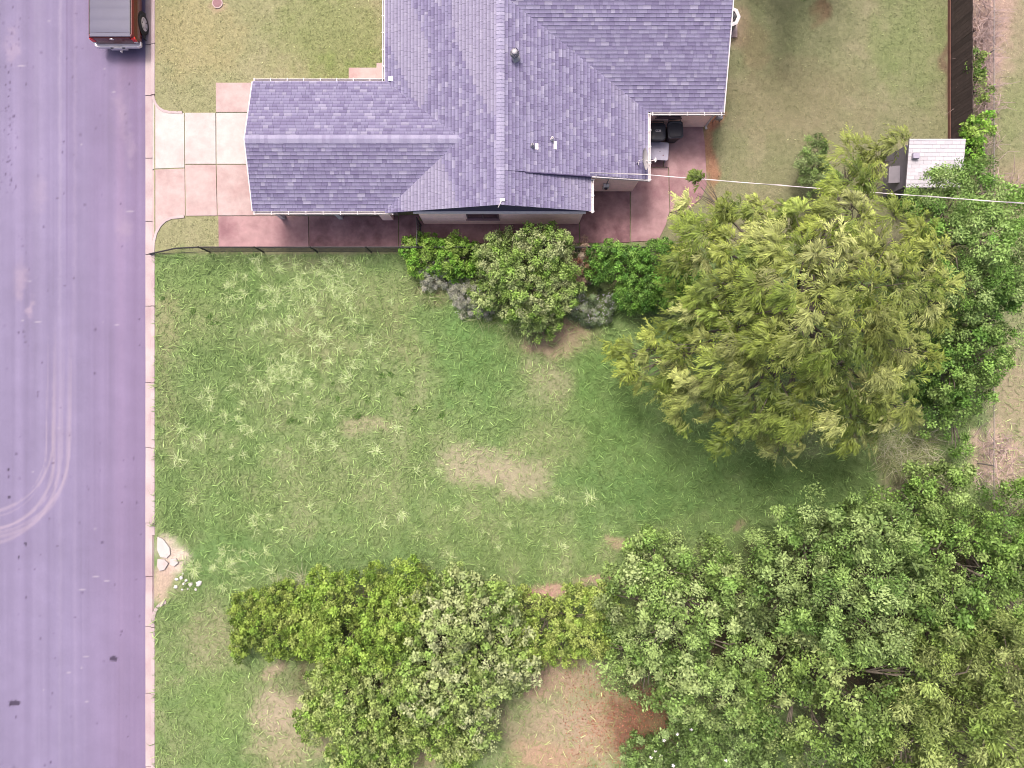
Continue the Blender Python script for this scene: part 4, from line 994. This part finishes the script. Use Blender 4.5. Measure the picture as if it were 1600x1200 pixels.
# ---- hedge and trees along the south side
bush('hedge_shrub', [(400,972,40,1.0),(432,950,36,1.1),(440,992,40,1.1),(392,1000,28,.7),(470,965,34,1.1),(468,940,24,.9)], YG, 'rounded yellow-green shrub at the street end of the hedge', group='shrubs of the south hedge', rc=.16, Ln=.085, Wd=.05, r0=.06)
bush('hedge_shrub', [(520,945,50,1.4),(575,925,42,1.3),(540,1000,58,1.8),(600,975,60,1.9),(490,985,40,1.3),(640,935,44,1.5)], [(150,178,66),(134,166,58),(170,190,90),(118,152,52)], 'large bright green shrub next to the yellow-green rounded one', group='shrubs of the south hedge', rc=.18, Ln=.09, Wd=.058, r0=.07)
bush('hedge_shrub', [(690,1000,62,2.2),(740,960,56,2.0),(760,1030,54,2.0),(700,940,44,1.6),(790,990,44,1.7),(670,1060,58,2.1),(730,1075,50,1.9),(740,1130,40,1.4),(790,1055,32,1.3)], PALE, 'broad pale-leaved shrub in the middle of the hedge', group='shrubs of the south hedge', rc=.2, Ln=.11, Wd=.085, r0=.08)
bush('hedge_shrub', [(540,1075,56,1.9),(600,1060,58,2.0),(570,1130,54,1.6),(630,1120,54,1.7),(505,1110,36,1.2),(560,1180,40,1.2),(680,1140,40,1.4),(610,1170,36,1.2),(720,1175,30,1.0)], [(140,170,72),(166,186,98),(120,152,58),(182,196,122)], 'large shrub reaching south from the hedge over the bare soil', group='shrubs of the south hedge', rc=.18, Ln=.095, Wd=.06, r0=.08)
bush('hedge_shrub', [(850,965,38,1.2),(895,958,40,1.4),(830,1000,34,1.2),(935,955,36,1.4),(880,1000,34,1.2),(815,945,30,1.1),(925,1000,30,1.2)], [(158,180,76),(176,190,100),(136,164,66)], 'low light green shrub linking the hedge to the thicket', group='shrubs of the south hedge', rc=.17, Ln=.09, Wd=.062, r0=.06)
bush('thicket_tree', [(1035,885,54,2.0),(990,930,52,2.2),(1080,930,66,2.8),(1040,985,70,3.0),(985,1010,50,2.2),(1110,1000,66,3.2),(1070,1060,60,2.8),(1130,1070,56,2.8),(1000,1060,36,1.8),(1150,930,50,2.6),(1020,860,26,1.4),(1110,880,36,1.8)],
     [(134,164,80),(156,180,104),(116,148,68),(172,190,122)], 'light green leafy tree at the lawn corner of the thicket', 'tree', 'trees of the south-east thicket', trunk=True, gap=.45, rc=0.30, Ln=.11, Wd=.07, r0=.1)
bush('thicket_tree', [(1250,860,66,3.2),(1320,850,64,3.6),(1290,930,76,4.2),(1370,900,72,4.2),(1220,940,56,3.4),(1350,980,64,4.2),(1200,870,40,2.4),(1390,830,50,3.2)],
     [(120,148,72),(136,162,88),(100,132,60),(152,174,104)], 'dense mid-green tree north in the thicket behind the lawn', 'tree', 'trees of the south-east thicket', trunk=True, gap=.45, rc=0.32, Ln=.12, Wd=.058, r0=.12, wind=(.25,-.2,-.15))
bush('thicket_tree', [(1440,870,62,3.4),(1500,830,54,3.0),(1470,950,66,4.0),(1420,790,40,2.2),(1530,900,56,3.4),(1480,760,36,2.0),(1440,755,30,1.6)],
     [(116,148,64),(132,162,78),(96,130,54),(148,174,94)], 'dark green tree by the tall grass, back edge of the thicket', 'tree', 'trees of the south-east thicket', trunk=True, gap=.45, rc=0.30, Ln=.11, Wd=.065, r0=.12)
bush('thicket_tree', [(1270,1040,66,3.6),(1230,1100,56,3.0),(1340,1090,70,4.2),(1290,1160,60,3.4),(1200,1040,46,2.8),(1400,1050,60,4.4)],
     [(120,148,66),(138,162,84),(98,128,56),(156,172,104)], 'deep green tree with dark hollows in the middle of the thicket', 'tree', 'trees of the south-east thicket', trunk=True, gap=.45, rc=0.32, Ln=.12, Wd=.075, r0=.12)
bush('thicket_tree', [(1480,1060,76,5.0),(1560,1030,66,4.6),(1430,1130,66,4.4),(1530,1130,76,5.0),(1590,1100,56,4.4),(1400,1180,50,3.6),(1490,1190,56,4.2),(1580,1180,50,4.0)],
     OLIVE, 'feathery olive-green tree at the outer corner of the thicket', 'tree', 'trees of the south-east thicket', trunk=True, gap=.45, rc=0.36, Ln=.15, Wd=.045, r0=.14, wind=(.3,-.3,-.3))
bush('thicket_tree', [(1580,950,50,3.2),(1550,980,40,3.0),(1595,890,40,2.6),(1560,840,36,2.0),(1590,790,34,1.6)],
     DEEP, 'dark green bushy tree along the far boundary of the thicket', 'tree', 'trees of the south-east thicket', trunk=True, gap=.45, rc=0.29, Ln=.1, Wd=.06, r0=.1)
t, Lb = bush('flowering_shrub', [(1010,1180,36,.9),(1060,1165,44,1.2),(1110,1175,46,1.4),(1160,1160,46,1.6),(1180,1195,40,1.4)], [(116,144,74),(138,162,98),(98,126,60)], 'green shrub with a few pale flowers beside the reddish soil', rc=.17, Ln=.09, Wd=.055)
P, D = shell(Lb, 3, low=.3); P = P[:26]
for i, p in enumerate(P[:16]):
    o = MB()
    for k in range(5):
        a = 2*math.pi*k/5; o.add([(0,0,0),(.05*math.cos(a-.5),.05*math.sin(a-.5),.02),(.08*math.cos(a),.08*math.sin(a),.015),(.05*math.cos(a+.5),.05*math.sin(a+.5),.02)], [(0,1,2,3)])
    f_ = o.build('flower', M['petal'], t); f_.location = tuple(p-np.array(t.location)+np.array([0,0,.08])); f_.rotation_euler = (random.uniform(-.4,.4), random.uniform(-.4,.4), 0)

# ---- trees along the east boundary
bush('boundary_tree', [(1470,325,52,4.2),(1525,300,44,4.0),(1540,370,56,4.4),(1480,390,50,4.2),(1570,340,34,3.6),(1510,440,48,3.8),(1560,440,40,3.4),(1440,318,22,3.2)],
     [(126,166,70),(146,180,92),(108,150,60),(164,190,112)], 'bright green small-leaved tree beside the shed', 'tree', 'trees along the east boundary', trunk=True, gap=.45, rc=0.30, Ln=.10, Wd=.045, r0=.11)
bush('boundary_tree', [(1500,520,46,2.6),(1545,490,36,2.6),(1530,560,40,2.2),(1480,585,44,2.2),(1455,640,30,1.4),(1510,620,34,1.6),(1560,530,24,1.8),(1490,690,20,.9)],
     [(106,146,56),(124,160,70),(88,126,48),(144,174,90)], 'darker green vine-covered tree south of the bright small-leaved one', 'tree', 'trees along the east boundary', trunk=True, gap=.45, rc=0.26, Ln=.09, Wd=.065, r0=.1)
bush('sapling', [(1275,235,20,1.6),(1268,262,24,1.4),(1285,285,26,1.2)], [(130,156,84),(112,140,70),(150,170,108)], 'thin feathery green sapling on the back lawn beside the large tree', rc=.18, Ln=.09, Wd=.03, core=False, r0=.03)
bush('vine_shrub', [(1525,208,22,1.6),(1515,235,18,1.4),(1540,190,14,1.5),(1530,250,14,1.0)], BRIGHT, 'leafy bright vine at the end of the wooden fence', rc=.14, Ln=.1, Wd=.075, core=False, r0=.03)
bush('vine_shrub', [(1528,120,12,1.2),(1534,150,14,1.2),(1526,90,9,1.2)], MID, 'straggling vine hanging over the middle of the wooden fence', rc=.16, Ln=.09, Wd=.06, core=False, r0=.02)
bush('boundary_tree', [(1250,-210,50,4.2),(1310,-220,46,4.4),(1248,-24,15,3.6),(1256,-70,18,3.8),(1254,-130,24,4.0),(1200,-220,46,4.2)], MID, 'leafy tree whose branch tip hangs over the far edge of the back lawn', 'tree', 'trees along the east boundary', trunk=True, gap=.45, rc=0.27, Ln=.1, Wd=.04, r0=.09)

# ---- the large tree: arching fronds of narrow leaflets
BIG = [(1240,480,112,6.6),(1140,420,84,5.8),(1110,545,80,5.0),(1030,560,44,4.2),(1210,590,86,5.4),(1320,570,84,5.6),(1350,445,84,6.2),(1260,390,74,6.2),(1165,362,50,5.2),
       (1215,664,40,3.8),(1330,650,52,4.2),(1430,470,46,5.0),(1085,630,36,3.8),(1330,318,40,5.0),(1075,480,46,4.6),(1100,375,44,4.8),(1420,560,34,4.6),(1400,370,44,5.0),
       (1095,292,18,3.9),(1062,322,18,3.9),(1335,255,20,4.6),(1385,240,24,4.6),(1405,640,28,3.8),(1150,650,40,4.0),(978,556,22,3.6),(1005,575,24,3.8),(1215,706,13,3.2),(1450,420,26,4.6),(1365,265,18,4.4)]
Lb = lobes_px(BIG)
bt = thing('large_tree', (*W(1215,500,0)[:2], 0), 'large tree with drooping yellow-green fronds shading the lawn and patio', 'tree')
def fronds(Lb, nf, nl, pal, flen=.44, ll=.175, lw=.036, q=.75, md=.66):
    """sprays of drooping fronds; each spray is a dome set apart from the next"""
    P, D = shell(Lb, 9, q, low=-.25, lo=.66, hi=1.12, rej=.80)
    k = thin(P, md, rng.permutation(len(P))); P, D = P[k], D[k]; nC = len(P)
    ctr = np.array(bt.location); out_h = norm((P-ctr)*np.array([1, 1, 0]))
    cc = tint(pal, nC, 1.75)*np.exp(rng.normal(0, .24, (nC, 1)))
    size = np.exp(rng.normal(0, .3, nC)); n = nC*nf; sz_ = np.repeat(size, nf)
    dm = norm(rng.normal(size=(n, 3))+np.repeat(D*.55+np.array([0, 0, .75]), nf, 0))
    p = np.repeat(P, nf, 0)+dm*(rng.uniform(.0, .36, n)*sz_)[:, None]+rng.normal(0, .09, (n, 3))
    sway = np.repeat(rng.normal(0, .42, (nC, 3))*np.array([1, 1, .1]), nf, 0)
    dr = norm(dm*np.array([1, 1, .55])+np.repeat(out_h, nf, 0)*.45+sway+np.array([-.15, -.22, 0])+rng.normal(0, .18, (n, 3)))
    fl = flen*sz_*rng.uniform(.65, 1.25, n); V = []; Cc = []
    side = norm(np.cross(dr, np.array([0, 0, 1.0])+rng.normal(0, .3, (n, 3)))); curve = rng.normal(0, .4, n)
    for k in range(nl):
        f = .12+.88*k/(nl-1)
        b = p+dr*(fl*f)[:, None]+np.array([0, 0, -1.0])*(fl*f*f*.55)[:, None]+side*(curve*fl*f*f)[:, None]
        tg = norm(dr+np.array([0, 0, -1.1])*f+side*(2*curve*f)[:, None])
        for sg in ((-1, 1) if k < nl-1 else (0,)):
            ax = norm(tg*.95+side*sg*(.6-.25*f)+np.array([0, 0, -.12])+rng.normal(0, .10, (n, 3)))
            nh = norm(np.cross(side, tg)*1.0+rng.normal(0, .3, (n, 3))+np.array([0, 0, .6]))
            z_ = (.7+.5*math.sin(math.pi*min(1, f*.9+.1)))*rng.uniform(.8, 1.2, n)
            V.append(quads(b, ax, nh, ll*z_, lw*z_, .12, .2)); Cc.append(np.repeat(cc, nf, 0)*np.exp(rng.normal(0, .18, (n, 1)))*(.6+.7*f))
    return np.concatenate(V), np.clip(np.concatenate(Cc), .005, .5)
Lb = sublobes(Lb, 3)
V, c_ = fronds(Lb, 34, 6, [(150,164,62),(164,176,82),(132,152,52),(182,188,108),(116,138,46)])
leaf_object('crown', V, c_, bt)
mb = MB(); b0 = Vector(bt.location)
mb.tube([(0,0,-.1),(.03,.02,.6),(-.02,.05,1.4),(.05,.03,2.3)], [.36,.29,.26,.24], 12)
for (x, y, z, r) in Lb[:len(BIG)]:
    tip = Vector((x, y, z))-b0; st_ = Vector((.03,.04,random.uniform(1.6,2.3))); mid = st_.lerp(tip, .55)+Vector((random.uniform(-.25,.25), random.uniform(-.25,.25), .35))
    r0 = .06+.035*r; mb.tube([st_, st_.lerp(mid, .5)+Vector((0,0,.15)), mid, tip], [r0*1.3, r0, r0*.7, r0*.25], 7)
    for k in range(9):
        a = random.uniform(0, 6.28); e = tip+Vector((math.cos(a)*r*.9, math.sin(a)*r*.9, random.uniform(-.2,.6)*r))
        s0 = mid.lerp(tip, random.uniform(.2,1)); mb.tube([s0, (s0+e)/2+Vector((0,0,.12*r)), e], [r0*.3, r0*.2, r0*.06], 4, cap=False)
mb.build('trunk', M['bark'], bt, smooth=True)

# ---------------------------------------------------------------- grass
def lawn_ok(px, py):
    front = (px > 244) & (py < 175) & (px < 337) & ~((px < 266) & (py > 147)) | (px >= 337) & (px < 600) & (py < 127) & ~((px > 545) & (py > 103))
    patch = (px > 262) & (px < 341) & (py > 342) & (py < 389) | (px > 248) & (px < 300) & (py > 368) & (py < 389)
    lot = (py > 397) & (px > 244) & ~((px < 284) & (py > 838) & (py < 926))
    back = (px > 1108) & (py < 400) & ~((px > 1478) & (px < 1522) & (py < 220)) | (px > 1050) & (py > 345) | (px > 1100) & (py > 300)
    return front | patch | lot | back
N = 260000
gx_ = rng.uniform(-15, 23.2, N); gy_ = rng.uniform(-17.5, 17.5, N); sp = F/H
gpx, gpy = 800+gx_*sp, 600-gy_*sp
ok = lawn_ok(gpx, gpy); gx_, gy_ = gx_[ok], gy_[ok]; gpx, gpy = gpx[ok], gpy[ok]
gc = ground_color(gx_, gy_)
green = np.clip((gc[:, 1]-.5*(gc[:, 0]+gc[:, 2]))/.055, .3, 1)           # little grass grows on the bare soil
ok = rng.random(len(gx_)) < green; gx_, gy_, gc, gpx, gpy = gx_[ok], gy_[ok], gc[ok], gpx[ok], gpy[ok]
n = len(gx_); mown = (gpy < 397); th = rng.uniform(0, 2*math.pi, n)
cl = fbm(gx_, gy_, .8, 3); Ls = np.where(mown, rng.uniform(.05, .11, n), rng.uniform(.07, .21, n)*(.6+1.1*cl)); ws = np.where(mown, .010, .014)*rng.uniform(.7, 1.4, n)
big = rng.random(n) < .2; Ls = np.where(big & ~mown, Ls*1.7, Ls); ws = np.where(big, ws*1.7, ws)
d = np.stack([np.cos(th), np.sin(th), 0*th], 1); sd_ = np.stack([-np.sin(th), np.cos(th), 0*th], 1); b = np.stack([gx_, gy_, np.full(n, .0)], 1)
rs = rng.uniform(.15, .8, n)
p1 = b+d*(Ls*.55)[:, None]+np.stack([0*Ls, 0*Ls, Ls*rs*.6+.02], 1); p2 = b+d*Ls[:, None]+sd_*(Ls*rng.normal(0, .2, n))[:, None]+np.stack([0*Ls, 0*Ls, Ls*rs*.5+.015], 1)
w1 = (ws*.5)[:, None]*sd_
V = np.stack([b-w1, b+w1, p1+w1, p2, p1-w1], 1).reshape(-1, 3)
i0 = (np.arange(n)*5)[:, None]
gl = np.array(alb(140,168,98), np.float32)*1.3; wgt = np.where(mown, .12, .5)[:, None]; gcol = (gc*(1-wgt)+gl*gc.mean(1, keepdims=True)/gl.mean()*wgt)*np.exp(rng.normal(.2, .3, (n, 1)))*np.where(big, 1.22, 1.0)[:, None]
me_v = V; Fq = np.concatenate([i0+np.array([[0, 1, 2, 4]])])
ga = nmesh('grass', np.concatenate([V, ]), np.concatenate([i0+np.array([[0, 1, 2]]), i0+np.array([[0, 2, 4]]), i0+np.array([[4, 2, 3]])]), M['grass'], col=np.repeat(gcol, 5, 0))
tag(ga, 'short patchy green and tan grass covering the lawns', 'grass', kind='stuff')

# crabgrass tufts
protos = []
for k in range(9):
    V, Fq, c_ = blades(10+4*k, 0, 0, .07, (.14,.26+.02*k), (.014,.028), [(172,190,126),(152,178,104),(192,204,152)], (.2,.6), fan=None if k % 3 == 0 else (0, .6+.12*k), gain=2.3); o = nmesh('grass_tuft', V, Fq, M['grass'], col=c_); protos.append(o.data); bpy.data.objects.remove(o)
spots = []
for (a, b, sx, sy, k) in [(370,445,14,18,8),(420,410,22,14,9),(450,470,40,26,22),(520,440,35,28,18),(430,580,35,18,26),(350,640,30,30,14),(470,520,40,30,14),(540,590,60,40,10),(560,700,120,60,14),(400,840,60,40,10),(340,880,40,20,12),(420,900,40,14,8),(900,800,60,60,6),(700,860,120,30,8),(300,700,30,60,6),(510,900,30,12,5),(440,440,70,30,14),(480,600,60,30,14),(560,480,60,50,14),(400,700,70,40,12),(640,760,80,50,8)]:
    for _ in range(k): spots.append((rng.normal(a, sx*.7), rng.normal(b, sy*.7)))
for (a, b) in spots:
    if a < 252 or b < 402: continue
    o = bpy.data.objects.new('grass_tuft', random.choice(protos)); link(o); o.location = W(a, b); o.rotation_euler[2] = random.uniform(0, 6.28); o.scale = (random.uniform(.75,1.25),)*3
    tag(o, 'star-shaped tuft of pale crabgrass in the open lot lawn', 'grass tuft', 'pale crabgrass tufts in the open lot')
V, Fq, c_ = blades(26, 0, 0, .05, (.08,.2), (.014,.024), [(84,122,46),(70,108,40),(104,140,58)], (.4,1)); o = nmesh('weed_tuft', V, Fq, M['grass'], col=c_); pd = o.data; bpy.data.objects.remove(o)
for (a, b) in [(455,657),(468,660),(478,652),(545,640),(560,650),(528,622),(625,615),(610,585),(597,587),(575,625),(330,505),(302,487),(328,495),(255,466),(340,505),(500,560),(520,600),(650,640),(690,650),(720,600)]:
    o = bpy.data.objects.new('weed_tuft', pd); link(o); o.location = W(a, b); o.rotation_euler[2] = random.uniform(0, 6.28); o.scale = (random.uniform(.7,1.3),)*3
    tag(o, 'small dark green weed tuft in the open lot lawn', 'weed', 'dark weed tufts in the open lot')
# fallen orange leaves on the bare soil
n = 1800; a = np.concatenate([rng.normal(980, 45, n//2), rng.uniform(880, 1060, n-n//2)]); b = np.concatenate([rng.normal(1120, 40, n//2), rng.uniform(1040, 1200, n-n//2)])
P = np.stack([(a-800)/sp, (600-b)/sp, np.full(n, .03)+rng.uniform(0, .02, n)], 1); ax = norm(rng.normal(size=(n, 3))*np.array([1, 1, .1]))
V = quads(P, ax, norm(rng.normal(size=(n, 3))*.3+np.array([0, 0, 1])), rng.uniform(.04, .08, n), rng.uniform(.03, .05, n), .1, .1)
tag(leaf_object('fallen_leaves', V, tint([(196,112,80),(160,84,62),(214,146,112),(120,76,58)], n), None), 'fallen orange leaves scattered over the bare reddish soil', 'leaves', kind='stuff')
# dry twigs beyond the wooden fence and by the thicket
mb = MB()
for i in range(540):
    if i < 330: a, b = rng.normal(1534, 10), rng.uniform(0, 190)
    elif i < 400: a, b = rng.normal(1535, 16), rng.normal(248, 22)
    elif i < 450: a, b = rng.normal(1570, 20), rng.normal(300, 15)
    else: a, b = rng.normal(1560, 22), rng.normal(715, 26)
    p = Vector(W(a, b, rng.uniform(.02, .5))); L_ = rng.uniform(.3, 1.0); t_ = rng.uniform(0, 6.28); e = p+Vector((math.cos(t_)*L_, math.sin(t_)*L_, rng.uniform(-.1, .5)))
    e.z = max(e.z, .02); m_ = (p+e)/2+Vector((rng.normal(0, .12), rng.normal(0, .12), .08)); mb.tube([p, m_, e], [.016, .011, .005], 3, cap=False)
tag(mb.build('dry_brush', M['twig']), 'tangle of pale dry twigs behind the wooden fence and thicket', 'brush', kind='stuff')
